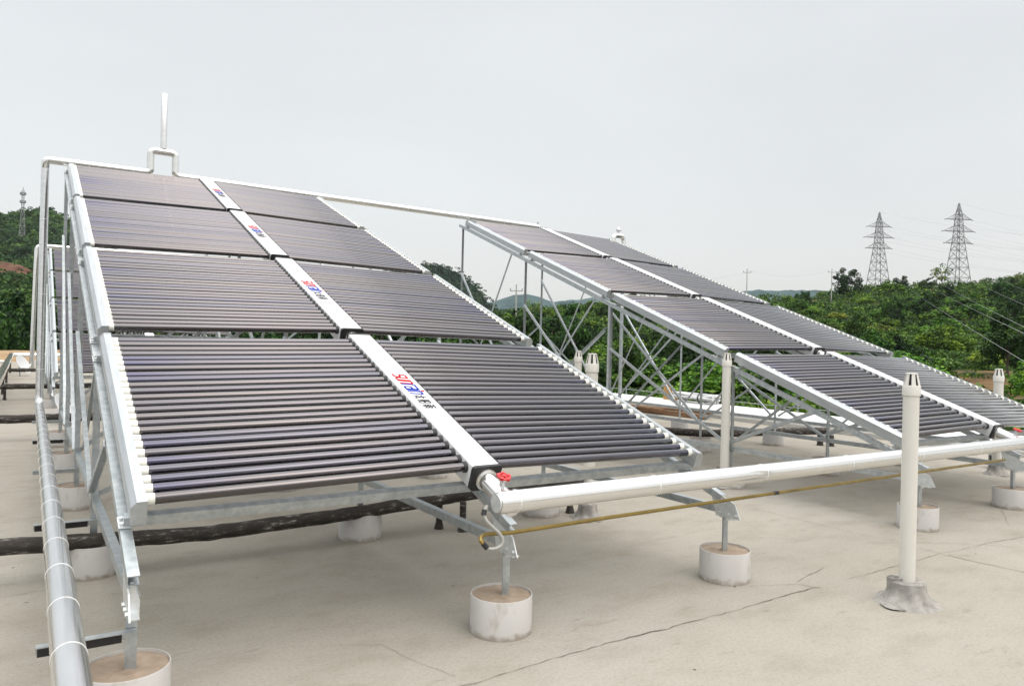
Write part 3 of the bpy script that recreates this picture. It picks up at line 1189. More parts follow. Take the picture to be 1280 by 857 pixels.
# white pipe run on the left of the rear rack
mb = MB()
mb.tube([(-2.47, 9.0, .60), (-2.60, 29.5, .60), (.5, 30.0, .60)], .085, 16, fillet=.2)
wp = mb.build('insulated_pipe', M_pipe)
tag(wp, 'white clad pipe running back along the left edge beside the rear rack', 'pipe', 'clad pipes of the solar system')
mb = MB()
for x, y in ((-2.5, 11.5), (-2.52, 15.5), (-2.55, 20), (-2.58, 26)):
    mb.tube([(x + .02, y, GZ), (x + .02, y, .55)], .03, 8)
mb.build('post', M_tar, wp)
mb = MB()
mb.tube([(-2.62, 24.5, .5), (-3.0, 24.6, .52), (-3.1, 24.6, .3), (-3.6, 24.6, .3)], .05, 10, fillet=.12)
mb.build('branch', M_pipe, wp)
# risers of the rear rack
mb = MB()
mb.tube([(-1.95, 17.36, .6), (-1.90, 17.36, 3.72), (1.8, 17.36, 3.75)], .055, 14, fillet=.12)
rp = mb.build('insulated_pipe', M_pipe)
tag(rp, 'white clad pipe rising beside and over the small rear rack', 'pipe', 'clad pipes of the solar system')


# satellite dishes
def dish(label, loc, rz, tilt, s):
    d = thing('satellite_dish', label, 'dish', loc, (0, 0, rz), 'white dishes behind the near rack')
    Rm = Euler((tilt, 0, 0)).to_matrix()
    pr = [(.0, 0.0), (.10, .006), (.2, .024), (.3, .055), (.305, .06), (.302, .066), (.2, .034), (.1, .014), (.0, .008)]
    mb = MB()
    n = 28
    vs, fs = [], []
    for (r, z) in pr:
        for k in range(n):
            t = 2 * math.pi * k / n
            vs.append(Rm @ Vector((r * math.cos(t), r * 1.08 * math.sin(t), z)) * s + Vector((0, 0, .36 * s)))
    for j in range(len(pr) - 1):
        for k in range(n):
            fs.append((j * n + k, j * n + (k + 1) % n, (j + 1) * n + (k + 1) % n, (j + 1) * n + k))
    mb.add(vs, fs)
    mb.build('reflector', M_white, d)
    mb = MB()
    c = Vector((0, 0, .36 * s))
    mb.tube([c, c + Rm @ Vector((0, 0, -.1)) * s, (0, .06 * s, 0)], .02 * s, 8)
    mb.build('mount', M_galv, d)
    mb = MB()
    mb.tube([c + Rm @ Vector((0, -.3, .05)) * s, c + Rm @ Vector((0, -.1, .42)) * s], .012 * s, 8)
    mb.tube([c + Rm @ Vector((0, -.14, .40)) * s, c + Rm @ Vector((0, -.05, .46)) * s], .03 * s, 10)
    mb.build('feed_arm', M_white, d)
    return d


dish('white satellite dish leaning on the roof between two dark pipes, far left', (-2.2, 23.8, GZ), R(60), R(62), 1.0)
dish('white satellite dish tilted behind the left posts of the near rack', (-1.52, 8.7, GZ), R(55), R(58), .72)


# ------------------------------------------------------------------ ivory vent pipes
def vent_pipe(label, x, y, h, r, base=None, seed=0, cap=True):
    h -= GZ
    o = thing('vent_pipe', label, 'vent pipe', (x, y, GZ), (0, 0, seed), 'ivory vent pipes on the roof')
    mb = MB()
    top = h - 1.55 * r if cap else h
    mb.lathe([(r * .93, .0), (r * .93, top - 1.2 * r), (r * .93, top)], n=24)
    mb.build('shaft', M_pvc, o)
    if cap:
        # cowl: a collar, six sloping ribs with slots between, and a flat lid
        mb = MB()
        z0 = top - 1.3 * r
        mb.lathe([(r * .95, z0), (r * 1.04, z0 + .04 * r), (r * 1.05, z0 + 1.15 * r), (r * .99, z0 + 1.3 * r), (r * .90, z0 + 1.32 * r)], n=24, close=False)
        z1, z2 = z0 + 1.28 * r, h - .12 * r
        for k in range(7):
            a = 2 * math.pi * k / 7
            w = .27
            vs = []
            for rad, z in ((r * 1.0, z1), (r * .68, z2)):
                for dr in (0, -.10 * r):
                    for da in (-w, w):
                        vs.append(((rad + dr) * math.cos(a + da), (rad + dr) * math.sin(a + da), z))
            mb.add(vs, [(0, 1, 5, 4), (2, 6, 7, 3), (0, 4, 6, 2), (1, 3, 7, 5), (4, 5, 7, 6), (0, 2, 3, 1)])
        mb.lathe([(r * .70, z2 - .05 * r), (r * .72, z2 + .02 * r), (r * .68, h - .02 * r), (r * .55, h)], n=20)
        mb.build('cowl', M_pvc, o)
        mb = MB()
        mb.lathe([(r * .82, z1), (r * .45, z2)], n=16)
        mb.build('cowl_core', M_black, o)  # solid black cone inside the cowl, behind the slots
    if base:
        rr = np.random.default_rng(seed)
        ph = rr.uniform(0, 6.28, 6)

        def wob(j, t):
            k = (.02, .16, .11, .05, .04, .05, .04, .02)[min(j, 7)]
            return k * (math.sin(2 * t + ph[0]) + .6 * math.sin(3 * t + ph[1]) + .45 * math.sin(7 * t + ph[2] + j))
        mb = MB()
        bs = base
        mb.lathe([(bs * 1.85, -.004), (bs * 1.68, .010), (bs * 1.36, .022), (bs * 1.12, .055), (bs * 1.0, .09), (bs * .96, .125), (bs * .84, .135), (r * .9, .126)], n=40, close=False, wob=wob)
        mb.build('mortar_base', M_mortar, o)
    return o


vp = vent_pipe('tall ivory vent pipe with slotted cowl on a rough mortar base, front right', *G(2.517, -2.598), 1.405, .047, .105, 3)
mb = MB()
mb.lathe([(.036, .05), (.040, .140), (.041, .146), (.034, .146), (.030, .13)], (.0685, -.0315, 0), 16, close=False)
mb.build('broken_collar', M_mortar, vp)
vent_pipe('slim ivory vent pipe in the gap between the two racks', 4.163, .225, 1.475, .0485, .085, 5)
q = at_depth(723, 445, 9.3)
vent_pipe('narrower of two ivory vent pipes standing behind the near rack', q.x, q.y, 1.45, .050, .09, 6)
q = at_depth(740.5, 445, 8.9)
vent_pipe('wider of two ivory vent pipes standing behind the near rack', q.x, q.y, 1.425, .080, None, 8)
q = at_depth(1248.5, 470, 9.0)
vent_pipe('ivory vent pipe standing beyond the lower right corner of the right rack', q.x, q.y, 1.36, .057, .09, 9)
vent_pipe('short ivory pipe stub in a grey mortar cone under the front pipe', *G(2.13, .0), .46, .040, .082, 10, cap=False)

# ------------------------------------------------------------------ odds and ends on the roof
mb = MB()
for i, (x, y, a, L, z, w, t) in enumerate([(9.45, 7.1, 4, 3.2, GZ + .03, .14, .05), (9.60, 6.7, -3, 2.8, GZ + .03, .12, .05), (9.52, 7.0, 2, 3.0, GZ + .075, .13, .04), (9.60, 6.5, 6, 2.4, GZ + .125, .11, .04), (9.40, 7.4, -5, 2.2, GZ + .128, .10, .04)]):
    rot = Euler((0, 0, R(a))).to_matrix()
    mbi = MB()
    mbi.box((0, 0, 0), (w, L, t))
    o = mbi.build('timber_plank', M_wood, smooth=False)
    o.location = (x, y, z)
    o.rotation_euler = (0, 0, R(a))
    tag(o, ['brown timber plank at the bottom of the pile by the kerb, left side', 'brown timber plank at the bottom of the pile, nearest the white kerb',
            'brown timber plank in the middle layer of the pile by the kerb', 'short brown plank on top of the pile, nearer the kerb',
            'shortest brown plank on top of the pile, away from the kerb'][i], 'plank', 'brown timber planks beside the kerb')

q = at_z(826, 500, .13)
st = thing('rusty_bracket', 'orange rusty bracket standing upright on the white kerb', 'bracket', (10.34, 7.2, .255 + GZ))
mb = MB()
mb.box((0, 0, .17), (.06, .16, .34))
mb.box((.0, -.16, .19), (.05, .2, .07))
mb.box((.0, -.27, .09), (.07, .06, .18))
mb.build('body', M_rust, st, smooth=False)
bd = thing('bundle', 'bundle of white rods lying on the kerb beside the rusty bracket', 'bundle', (10.32, 6.35, .255 + GZ))
mb = MB()
rr = np.random.default_rng(4)
for k in range(22):
    mb.tube([(rr.uniform(-.14, .14), -.62 + rr.uniform(-.06, .06), .03 + rr.uniform(0, .16)), (rr.uniform(-.14, .14), .50 + rr.uniform(-.05, .05), .03 + rr.uniform(0, .17))], .028, 7)
mb.build('rods', M_white, bd)
mb = MB()
mb.tube([(.17 * math.cos(t), -.25, .11 + .12 * math.sin(t)) for t in [k * math.pi / 8 for k in range(17)]], .014, 6, cap=False)
mb.build('tie', M_black, bd)

for i, (x, y, lab) in enumerate([(8.72, 2.16, 'left of two short black posts on the roof under the right rack'), (8.80, 2.02, 'right of two short black posts on the roof under the right rack')]):
    mb = MB()
    mb.lathe([(.055, -.004), (.045, .03), (.043, .16), (.036, .17)], (0, 0, 0), 12)
    o = mb.build('black_post', M_tar)
    o.location = (*G(x, y), GZ)
    tag(o, lab, 'post', 'short black posts under the right rack')
q = at_z(1244, 585, GZ)
mb = MB()
mb.box((0, 0, .085), (.17, .14, .17), Euler((0, 0, .5)).to_matrix())
o = mb.build('black_block', M_black, smooth=False)
o.location = (q.x, q.y, GZ)
tag(o, 'black block lying on the roof below the right end of the front pipe', 'block')
q = at_z(1262, 586, GZ)
mb = MB()
mb.lathe([(.07, 0), (.075, .05), (.06, .12), (.03, .13)], (0, 0, 0), 16)
o = mb.build('mortar_lump', M_mortar)
o.location = (q.x, q.y, GZ)
tag(o, 'small grey mortar lump beside the black block on the roof', 'lump')
q = at_z(918, 597, GZ)
mb = MB()
mb.lathe([(.09, -.003), (.075, .03), (.045, .05), (.02, .055)], (0, 0, 0), 11, wob=lambda j, t: .25 * math.sin(3 * t + j))
o = mb.build('tar_lump', M_tar)
o.location = (q.x + .10, q.y - .12, GZ)
tag(o, 'small dark tar lump at the foot of the slim vent pipe between the racks', 'lump')
# wire stretched behind the kerb
mb = MB()
pts = [(10.72, y, .44 - .05 * abs(math.sin(y * .35))) for y in np.arange(-6, 30, 1.0)]
mb.tube(pts, .007, 5)
o = mb.build('guard_wire', M_wire)
tag(o, 'thin grey wire stretched along the roof edge beyond the white kerb', 'wire')
mb = MB()
for y in range(-6, 30, 5):
    mb.tube([(10.72, y, -.5), (10.72, y, .45)], .014, 6)
mb.build('stake', M_galv, o)

# ------------------------------------------------------------------ vegetation
def leaf_cloud(centres, radii, count, size, r, flat=.75, up=.35):
    """numpy leaf quads spread through clumps; returns verts, faces"""
    n = len(centres)
    idx = r.integers(0, n, count)
    d = r.normal(size=(count, 3))
    d /= np.linalg.norm(d, axis=1)[:, None]
    rad = radii[idx] * r.uniform(.45, 1.0, count) ** .5
    pos = centres[idx] + d * rad[:, None] * np.array([1, 1, flat])
    nrm_ = d * .8 + r.normal(size=(count, 3)) * .55 + np.array([0, 0, up])
    nrm_ /= np.linalg.norm(nrm_, axis=1)[:, None]
    a = np.cross(nrm_, r.normal(size=(count, 3)))
    a /= np.linalg.norm(a, axis=1)[:, None] + 1e-9
    b = np.cross(nrm_, a)
    s = size * r.uniform(.6, 1.35, count)[:, None]
    q = np.stack([pos - a * s, pos - b * s * .55, pos + a * s, pos + b * s * .55], 1).reshape(-1, 3)
    f = np.arange(count * 4).reshape(-1, 4)
    return q, f


def np_mesh(name, v, f, m):
    me = bpy.data.meshes.new(name)
    nv, nf = len(v), len(f)
    me.vertices.add(nv)
    me.vertices.foreach_set('co', np.asarray(v, np.float32).ravel())
    me.loops.add(nf * 4)
    me.loops.foreach_set('vertex_index', np.asarray(f, np.int32).ravel())
    me.polygons.add(nf)
    me.polygons.foreach_set('loop_start', np.arange(nf, dtype=np.int32) * 4)
    me.polygons.foreach_set('loop_total', np.full(nf, 4, np.int32))
    me.materials.append(m)
    me.update()
    me.validate()
    return me


def plant(r, kind):
    """unit-height plant: crown and trunk meshes"""
    if kind == 'shrub':
        nc, leaves, ls = 34, 3600, .034
        th = r.uniform(0, 6.28, nc)
        rad = .50 * r.uniform(0, 1, nc) ** .5
        z = .22 + (1 - (rad / .56) ** 2) * .56 * r.uniform(.35, 1.0, nc) + r.uniform(-.05, .12, nc)
        c = np.stack([rad * np.cos(th), rad * np.sin(th), z], 1)
        rr_ = r.uniform(.10, .20, nc)
        trunk_top = .4
        limbs = 5
    elif kind == 'tree':
        nc, leaves, ls = 40, 4200, .025
        th = r.uniform(0, 6.28, nc)
        rad = .36 * r.uniform(0, 1, nc) ** .5
        z = .16 + r.uniform(0, 1, nc) ** .8 * .76 * (1 - (rad / .42) ** 2 * .6)
        c = np.stack([rad * np.cos(th), rad * np.sin(th), z], 1)
        rr_ = r.uniform(.07, .15, nc)
        trunk_top = .55
        limbs = 7
    else:   # sparse
        nc, leaves, ls = 24, 620, .032
        th = r.uniform(0, 6.28, nc)
        rad = .34 * r.uniform(0, 1, nc) ** .5
        z = .40 + r.uniform(0, 1, nc) * .55
        c = np.stack([rad * np.cos(th), rad * np.sin(th), z], 1)
        rr_ = r.uniform(.06, .12, nc)
        trunk_top = .6
        limbs = 9
    v, f = leaf_cloud(c, rr_, leaves, ls, r)
    mb = MB()
    base = [Vector((0, 0, -.12)), Vector((r.normal() * .01, r.normal() * .01, .15)), Vector((r.normal() * .03, r.normal() * .03, trunk_top))]
    w = .022 if kind != 'shrub' else .014
    mb.tube(base, [w, w * .8, w * .35], 7)
    for k in range(limbs):
        tgt = Vector(c[r.integers(0, nc)])
        s = base[1].lerp(base[2], r.uniform(0, .9))
        mid = s.lerp(tgt, .5) + Vector((0, 0, -.03))
        mb.tube([s, mid, tgt], [w * .45, w * .32, w * .12], 5)
    return v, f, mb


VAR = {}
for kind, cnt, ml in (('shrub', 6, M_leaf), ('tree', 4, M_leaf_dark), ('sparse', 3, M_leaf_pale), ('pale', 3, M_leaf_pale)):
    VAR[kind] = []
    for k in range(cnt):
        v, f, mbt = plant(rng, 'shrub' if kind == 'pale' else kind)
        nm = 'crown' if kind in ('tree', 'sparse') else 'foliage'
        VAR[kind].append((np_mesh(nm, v, f, ml), mbt.mesh('trunk' if nm == 'crown' else 'stems', M_bark)))


def put_plant(kind, x, y, z, h, w, label, name, cat, group=None, var=None):
    me, mt = VAR[kind][random.randrange(len(VAR[kind])) if var is None else var]
    o = thing(name, label, cat, (x, y, z), (0, 0, random.uniform(0, 6.28)), group)
    o.scale = (w, w, h)
    link(me.name.split('.')[0], me, o)
    link(mt.name.split('.')[0], mt, o)
    return o


# shrubs and trees on the hillside, the nearer ones each a thing of its own
cells = set()
cnt = 0
tries = 0
LAB = {'shrub': ('leafy green shrub among the many on the hillside beyond the roof', 'shrub', 'shrub', 'green shrubs on the hillside'),
       'pale': ('paler yellow green bush among the shrubs on the hillside', 'bush', 'bush', 'pale bushes on the hillside'),
       'tree': ('dark green tree rising among the shrubs on the hillside', 'tree', 'tree', 'dark trees on the hillside')}
while cnt < 285 and tries < 9000:
    tries += 1
    u = random.uniform(540, 1330)
    d = 38 * (250 / 38) ** (random.random() ** .85)
    x, y, z = (float(a) for a in hill_h(u, d))
    # openings of bare soil near the roof
    if 1150 < u < 1300 and 38 < d < 80 and random.random() < .9:
        continue
    key = (round(u * d / 2300), round(math.log(d) * 7))
    if key in cells and random.random() < .75:
        continue
    cells.add(key)
    k = random.random()
    kind = 'shrub' if k < .60 else ('tree' if k < .80 else 'pale')
    s = random.uniform(2.2, 4.6) * (.75 + d / 260)
    hgt = s * (random.uniform(.7, .95) if kind != 'tree' else random.uniform(1.1, 1.5))
    wid = s * (random.uniform(.95, 1.35) if kind != 'tree' else random.uniform(1.0, 1.3))
    if kind == 'pale':
        hgt *= .75
        wid *= .8
    lab, nm, cat, grp = LAB[kind]
    put_plant(kind, x, y, z - .1, hgt, wid, lab, nm, cat, grp)
    cnt += 1

# marked ridge trees
RIDGE = [
    (1057, 258, 'tree', 40, 42, 'big dark round tree on the ridge left of the pylons', 'tree'),
    (1000, 255, 'tree', 24, 20, 'small lone tree on the ridge right of the thin utility pole', 'tree'),
    (1125, 262, 'tree', 22, 24, 'bushy dark tree just right of the left pylon on the ridge', 'tree'),
    (1158, 258, 'tree', 20, 26, 'bright green tree on the ridge between the two pylons', 'tree'),
    (1176, 262, 'sparse', 32, 34, 'sparse thin tree with sky showing through beside the right pylon', 'tree'),
    (664, 240, 'sparse', 26, 30, 'open crowned tree on the ridge seen below the right rack', 'tree'),
    (1272, 255, 'sparse', 18, 16, 'tiny bare topped tree on the ridge at the right edge', 'tree'),
]
for u, d, kind, hp, wp_, lab, nm in RIDGE:
    x, y, z = (float(a) for a in hill_h(u, d))
    put_plant(kind, x, y, z - .3, hp / FPX * d, wp_ / FPX * d, lab, nm, 'tree')

RISE = ridge_hill('terrain', [(-420, 452), (-100, 449), (60, 449), (300, 447), (520, 449), (700, 456), (800, 466)], 92, 46, M_soil, .25, 77, 120, 16)


def rise_z(d):
    return -9.5 + 7.6 * max(0.02, min(1, (d - 46) / 46)) ** .85


# trees to the left, down beyond the roof
LT = [(-14, 66, 366, 70), (8, 72, 358, 64), (33, 60, 352, 66), (58, 70, 366, 60), (-50, 70, 360, 80), (84, 64, 380, 60), (22, 54, 388, 46), (0, 52, 398, 46), (46, 52, 392, 40), (116, 68, 388, 70), (160, 66, 392, 70)]
LTL = ['leafy tree at the left picture edge, beyond the dug earth', 'dark tree below the red soil cut, left of the silver pipe', 'tall bright tree right beside the upright silver pipe at left',
       'dark tree glimpsed between the upright pipe and the near rack', 'wide dark tree beyond the roof, outside the left edge', 'low dark tree showing behind the rear rack posts',
       'low bright bush tree in front of the taller trees at far left', 'low dark bush tree at the far left edge above the dug earth', 'low tree directly behind the dug earth beside the silver pipe',
       'dark tree behind the rear rack collectors', 'dark tree hidden mostly by the near rack']
for (u, d, v, wpx), lab in zip(LT, LTL):
    p = at_depth(u, v, d)
    zb = rise_z(d) - .2
    put_plant('tree', p.x, p.y, zb, p.z - zb, wpx / FPX * d * 1.9, lab, 'tree', 'tree', 'trees beyond the left roof edge')
LTX = [(u, 80 + (i % 3) * 9, 372 + (i * 7) % 16) for i, u in enumerate(range(-70, 720, 34))]
for u, d, v in LTX:
    p = at_depth(u, v, d)
    put_plant('tree', p.x, p.y, rise_z(d) - .2, p.z - rise_z(d), 9.5, 'dark green tree in the belt of trees behind the racks', 'tree', 'tree', 'belt of trees behind the racks')


# undergrowth between them: one mass
def undergrowth():
    C, Rr, S = [], [], []
    n = 0
    cs, rs = [], []
    while n < 11500:
        u = random.uniform(430, 1750)
        d = 29 * (300 / 29) ** (random.random() ** .60)
        if 1150 < u < 1300 and 38 < d < 80 and random.random() < .88:
            continue
        x, y, z = (float(a) for a in hill_h(u, d))
        s = random.uniform(.5, 1.1) * (.6 + d / 190)
        cs.append((x, y, z + s * .35))
        rs.append(s)
        n += 1
    cs, rs = np.array(cs), np.array(rs)
    cnt_ = 460000
    idx = rng.integers(0, n, cnt_)
    d = rng.normal(size=(cnt_, 3))
    d /= np.linalg.norm(d, axis=1)[:, None]
    d[:, 2] = np.abs(d[:, 2])
    pos = cs[idx] + d * (rs[idx] * rng.uniform(.6, 1.05, cnt_))[:, None] * np.array([1.15, 1.15, .85])
    nr = d + rng.normal(size=(cnt_, 3)) * .5
    nr /= np.linalg.norm(nr, axis=1)[:, None]
    a = np.cross(nr, rng.normal(size=(cnt_, 3)))
    a /= np.linalg.norm(a, axis=1)[:, None]
    b = np.cross(nr, a)
    s = (rs[idx] * rng.uniform(.12, .27, cnt_))[:, None]
    q = np.stack([pos - a * s, pos - b * s * .6, pos + a * s, pos + b * s * .6], 1).reshape(-1, 3)
    return np_mesh('undergrowth', q, np.arange(cnt_ * 4).reshape(-1, 4), M_under)


struct(link('undergrowth', undergrowth()), 'stuff')['label'] = 'tangled green undergrowth covering the hillside'


def forest(label, hill_obj, urange, count, size, m, seed):
    me = hill_obj.data
    co = np.zeros(len(me.vertices) * 3, np.float32)
    me.vertices.foreach_get('co', co)
    co = co.reshape(-1, 3)
    rel = co - np.array(CAM)
    dep = rel @ np.array(fwd)
    uu = 640 + FPX * (rel @ np.array(rgt)) / np.maximum(dep, 1)
    ok = np.where((uu > urange[0]) & (uu < urange[1]) & (co[:, 2] > -7))[0]
    r = np.random.default_rng(seed)
    c = co[r.choice(ok, count)] + r.normal(size=(count, 3)) * np.array([4, 4, .8])
    rad = r.uniform(.6, 1.4, count) * size
    per = 26
    idx = np.repeat(np.arange(count), per)
    d = r.normal(size=(count * per, 3))
    d /= np.linalg.norm(d, axis=1)[:, None]
    d[:, 2] = np.abs(d[:, 2])
    pos = c[idx] + d * rad[idx][:, None] * np.array([1, 1, .9])
    nr = d + r.normal(size=d.shape) * .45
    nr /= np.linalg.norm(nr, axis=1)[:, None]
    a = np.cross(nr, r.normal(size=d.shape))
    a /= np.linalg.norm(a, axis=1)[:, None]
    b = np.cross(nr, a)
    s = (rad[idx] * r.uniform(.22, .45, len(idx)))[:, None]
    q = np.stack([pos - a * s, pos - b * s * .7, pos + a * s, pos + b * s * .7], 1).reshape(-1, 3)
    o = struct(link('forest', np_mesh('forest', q, np.arange(len(idx) * 4).reshape(-1, 4), m)), 'stuff')
    o['label'] = label
    return o


M_forest_blue = foliage_mat('steep_hill_leaves_hazed', (.012, .030, .020), (.024, .052, .034), (.042, .080, .050), objvar=False, clump=.06)  # leaf tones shifted to blue to carry the haze of distance
M_forest = foliage_mat('forest_leaves', (.014, .042, .014), (.034, .085, .025), (.065, .13, .040), objvar=False, clump=.06)
forest('dense green woodland covering the hill with the telecom tower', hillA, (-60, 150), 11000, 1.9, M_forest, 61)
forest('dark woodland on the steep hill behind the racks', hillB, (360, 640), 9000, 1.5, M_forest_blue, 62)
forest('dark bushes covering the flat field below the red soil cut', field, (-60, 130), 3500, .9, M_forest, 63)
forest('scattered bushes along the foot and top of the red soil cut', cut, (-60, 150), 260, .9, M_forest, 64)
# ------------------------------------------------------------------ pylons, poles and wires
def lattice(mb, levels, r, brace=True):
    """levels: (z, half width)"""
    for sx, sy in ((-1, -1), (1, -1), (1, 1), (-1, 1)):
        mb.tube([(sx * w, sy * w, z) for z, w in levels], r, 4)
    for (z0, w0), (z1, w1) in zip(levels[:-1], levels[1:]):
        c0 = [(-w0, -w0), (w0, -w0), (w0, w0), (-w0, w0)]
        c1 = [(-w1, -w1), (w1, -w1), (w1, w1), (-w1, w1)]
        for k in range(4):
            a0, b0 = c0[k], c0[(k + 1) % 4]
            a1, b1 = c1[k], c1[(k + 1) % 4]
            mb.tube([(*a0, z0), (*b1, z1)], r * .6, 4)
            mb.tube([(*b0, z0), (*a1, z1)], r * .6, 4)
            mb.tube([(*a1, z1), (*b1, z1)], r * .6, 4)


def pylon(u, vtop, vbase, d, label, rz):
    pb = at_depth(u, vbase, d)
    pt = at_depth(u, vtop, d)
    H = pt.z - pb.z
    o = thing('power_pylon', label, 'pylon', (pt.x, pt.y, pb.z), (0, 0, rz), 'lattice pylons on the ridge')
    lv = [(0, .105), (.12, .092), (.24, .079), (.35, .067), (.45, .056), (.53, .047), (.60, .041), (.67, .037), (.74, .033), (.81, .029), (.87, .025), (.94, .012), (1.0, .003)]
    mb = MB()
    lattice(mb, [(z * H, w * H) for z, w in lv], .0044 * H)
    mb.build('lattice_body', M_lattice, o)
    tips = []
    for z, w, L in ((.53, .047, .165), (.67, .037, .19), (.81, .029, .155)):
        mb = MB()
        for s in (-1, 1):
            tipp = Vector((s * L * H, 0, z * H + .0 * H))
            for y in (-w, w):
                mb.tube([(s * w * H, y * H, z * H), tipp], .0032 * H, 4)
                mb.tube([(s * w * H, y * H, (z + .065) * H), tipp], .0028 * H, 4)
                mid = Vector((s * (w + L) * .5 * H, y * .5 * H, z * H))
                mb.tube([(s * w * H, y * H, (z + .065) * H), mid], .002 * H, 4)
            mb.tube([tipp, tipp + Vector((s * .022 * H, 0, -.006 * H))], .006 * H, 5)
            tips.append(tipp)
        mb.build('crossarm', M_lattice, o)
    tips.append(Vector((0, 0, H)))
    rot = Euler((0, 0, rz)).to_matrix()
    return [Vector(o.location) + rot @ t for t in tips]


tipsA = pylon(1099.5, 265, 361, 285, 'left lattice pylon on the ridge, the shorter looking one', -R(28))
tipsB = pylon(1199, 254, 360, 278, 'right lattice pylon on the ridge, rising behind a sparse tree', -R(28))


def wire(p, q, sag, label, r=.022, grp='power lines over the hillside'):
    p, q = Vector(p), Vector(q)
    mb = MB()
    pts = []
    for k in range(25):
        t = k / 24
        w = p.lerp(q, t)
        w.z -= sag * 4 * t * (1 - t)
        pts.append(w)
    mb.tube(pts, r, 4)
    o = mb.build('power_line', M_wire)
    tag(o, label, 'wire', grp)
    return o


names = ['lower left', 'lower right', 'middle left', 'middle right', 'upper left', 'upper right', 'peak']
for tips, nm, du, dv in ((tipsA, 'left', 1520, 0), (tipsB, 'right', 1560, -8)):
    for i, t in enumerate(tips):
        e = at_depth(du, 352 + dv - [0, 0, 16, 16, 32, 32, 52][i], 205 + (i % 2) * 8)
        wire(t, e, 3.5, f'thin power line leaving the {names[i]} arm tip of the {nm} pylon' if i < 6 else f'thin earth wire leaving the peak of the {nm} pylon')
CW = [((1132, 357, 235), (1330, 482, 22), 'lowest of the slack cables slanting down across the hillside'),
      ((1160, 356, 235), (1330, 440, 24), 'second lowest slack cable slanting down across the hillside'),
      ((1176, 353, 235), (1330, 433, 26), 'third slack cable slanting down across the hillside, middle one'),
      ((1222, 352, 235), (1330, 402, 32), 'second highest slack cable slanting down across the hillside'),
      ((1258, 352, 235), (1330, 377, 36), 'highest slack cable slanting down near the right edge')]
for a, b_, lab in CW:
    wire(at_depth(*a), at_depth(*b_), .3, lab, .009, 'slack cables across the hillside')


def utility_pole(u, vtop, vbase, d, label, arms=True):
    pt, pb = at_depth(u, vtop, d), at_depth(u, vbase, d)
    H = pt.z - pb.z
    o = thing('utility_pole', label, 'utility pole', (pt.x, pt.y, pb.z - 2), (0, 0, -YAW), 'utility poles on the hillside')
    mb = MB()
    mb.tube([(0, 0, 0), (0, 0, H + 2)], [.19, .12], 8)
    mb.build('mast', M_polec, o)
    if arms:
        mb = MB()
        mb.box((0, 0, H + 1.1), (2.6, .14, .14))
        mb.build('crossarm', M_lattice, o)
        mb = MB()
        for x in (-1.2, 0, 1.2):
            z = H + 1.17 if x else H + 2
            mb.tube([(x, 0, z), (x, 0, z + .45)], .09, 6)
        mb.build('insulator', M_lattice, o)
    return Vector((pt.x, pt.y, pt.z))


pA = utility_pole(934, 337, 366, 235, 'thin utility pole with crossarm on the skyline above the right rack')
pB = utility_pole(1040, 337, 372, 250, 'utility pole with crossarm beside the big round ridge tree')
pC = utility_pole(645.5, 358, 404, 150, 'pale utility pole with crossarm seen through the right rack braces')
pD = utility_pole(666, 392, 440, 95, 'pale bare pole seen low behind the right rack braces', False)
wire(pA, pB, 2.2, 'thin line sagging between the two skyline utility poles', .02)
wire(pA + Vector((0, 0, -1)), at_depth(760, 352, 300), 2, 'thin line running left from the skyline utility pole', .02)
wire(pB + Vector((0, 0, -1)), at_depth(1320, 345, 230), 2.5, 'thin line running right from the ridge utility pole', .02)

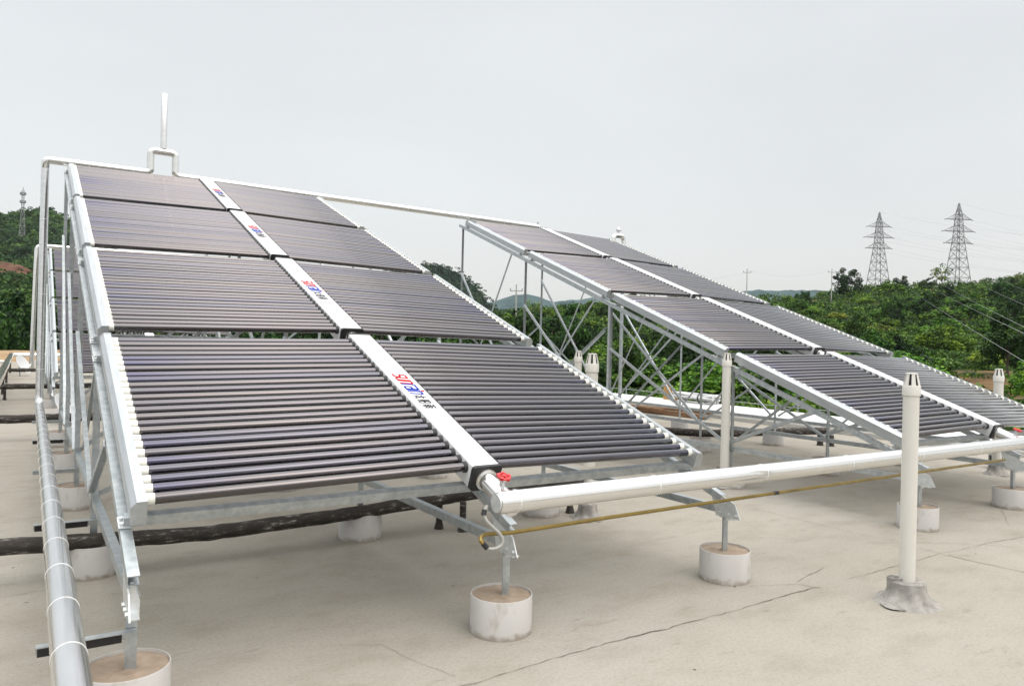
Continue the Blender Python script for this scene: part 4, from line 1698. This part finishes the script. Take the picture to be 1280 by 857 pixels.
# damp air: far hills pale a little
HZ = MB()
HZ.box((700, 900, 100), (4400, 4400, 222))
M_haze = bpy.data.materials.new('damp_air')
M_haze.use_nodes = True
hn = M_haze.node_tree
for q_ in list(hn.nodes):
    if q_.type == 'BSDF_PRINCIPLED':
        hn.nodes.remove(q_)
pv_ = hn.nodes.new('ShaderNodeVolumePrincipled')
pv_.inputs['Color'].default_value = (.82, .86, .9, 1)
pv_.inputs['Density'].default_value = HAZE
pv_.inputs['Anisotropy'].default_value = 0.0
hn.links.new(pv_.outputs[0], hn.nodes['Material Output'].inputs['Volume'])
if HAZE > 0:
    struct(HZ.build('haze', M_haze, smooth=False), 'stuff')

# telecom tower on the left hill
pt, pb = at_depth(29, 238, 470), at_depth(25.5, 326, 470)
H = pt.z - pb.z
tw = thing('telecom_tower', 'slender lattice telecom tower on the wooded hill at far left', 'tower', (pt.x, pt.y, pb.z))
mb = MB()
lattice(mb, [(0, .085 * H), (.1 * H, .066 * H), (.2 * H, .052 * H), (.3 * H, .042 * H), (.4 * H, .034 * H), (.5 * H, .028 * H), (.6 * H, .023 * H), (.7 * H, .019 * H), (.8 * H, .016 * H), (.9 * H, .014 * H), (H, .013 * H)], .0038 * H)
mb.build('lattice_body', M_lattice, tw)
for z in (.955, .84):
    mb = MB()
    for k in range(6):
        a = k * math.pi / 3
        mb.box((.030 * H * math.cos(a), .030 * H * math.sin(a), z * H), (.016 * H, .016 * H, .034 * H))
    mb.lathe([(.034 * H, (z - .02) * H), (.034 * H, (z - .015) * H)], n=10)
    mb.build('antenna', M_lattice, tw)
mb = MB()
mb.tube([(0, 0, H), (0, 0, 1.045 * H)], .004 * H, 5)
mb.build('lightning_rod', M_lattice, tw)
p = at_depth(25, 322, 462)
mb = MB()
mb.box((0, 0, 2), (9, 6, 5))
mb.add([(-5, -3.5, 4.5), (5, -3.5, 4.5), (5, 3.5, 4.5), (-5, 3.5, 4.5), (-5, 0, 6), (5, 0, 6)], [(0, 1, 5, 4), (2, 3, 4, 5), (0, 4, 3), (1, 2, 5)])
M_blue = mat('blue_sheet', (.05, .09, .35), .5)
o = mb.build('equipment_hut', M_blue, smooth=False)
o.location = (p.x, p.y, p.z - 3)
tag(o, 'small blue hut at the foot of the telecom tower', 'hut')
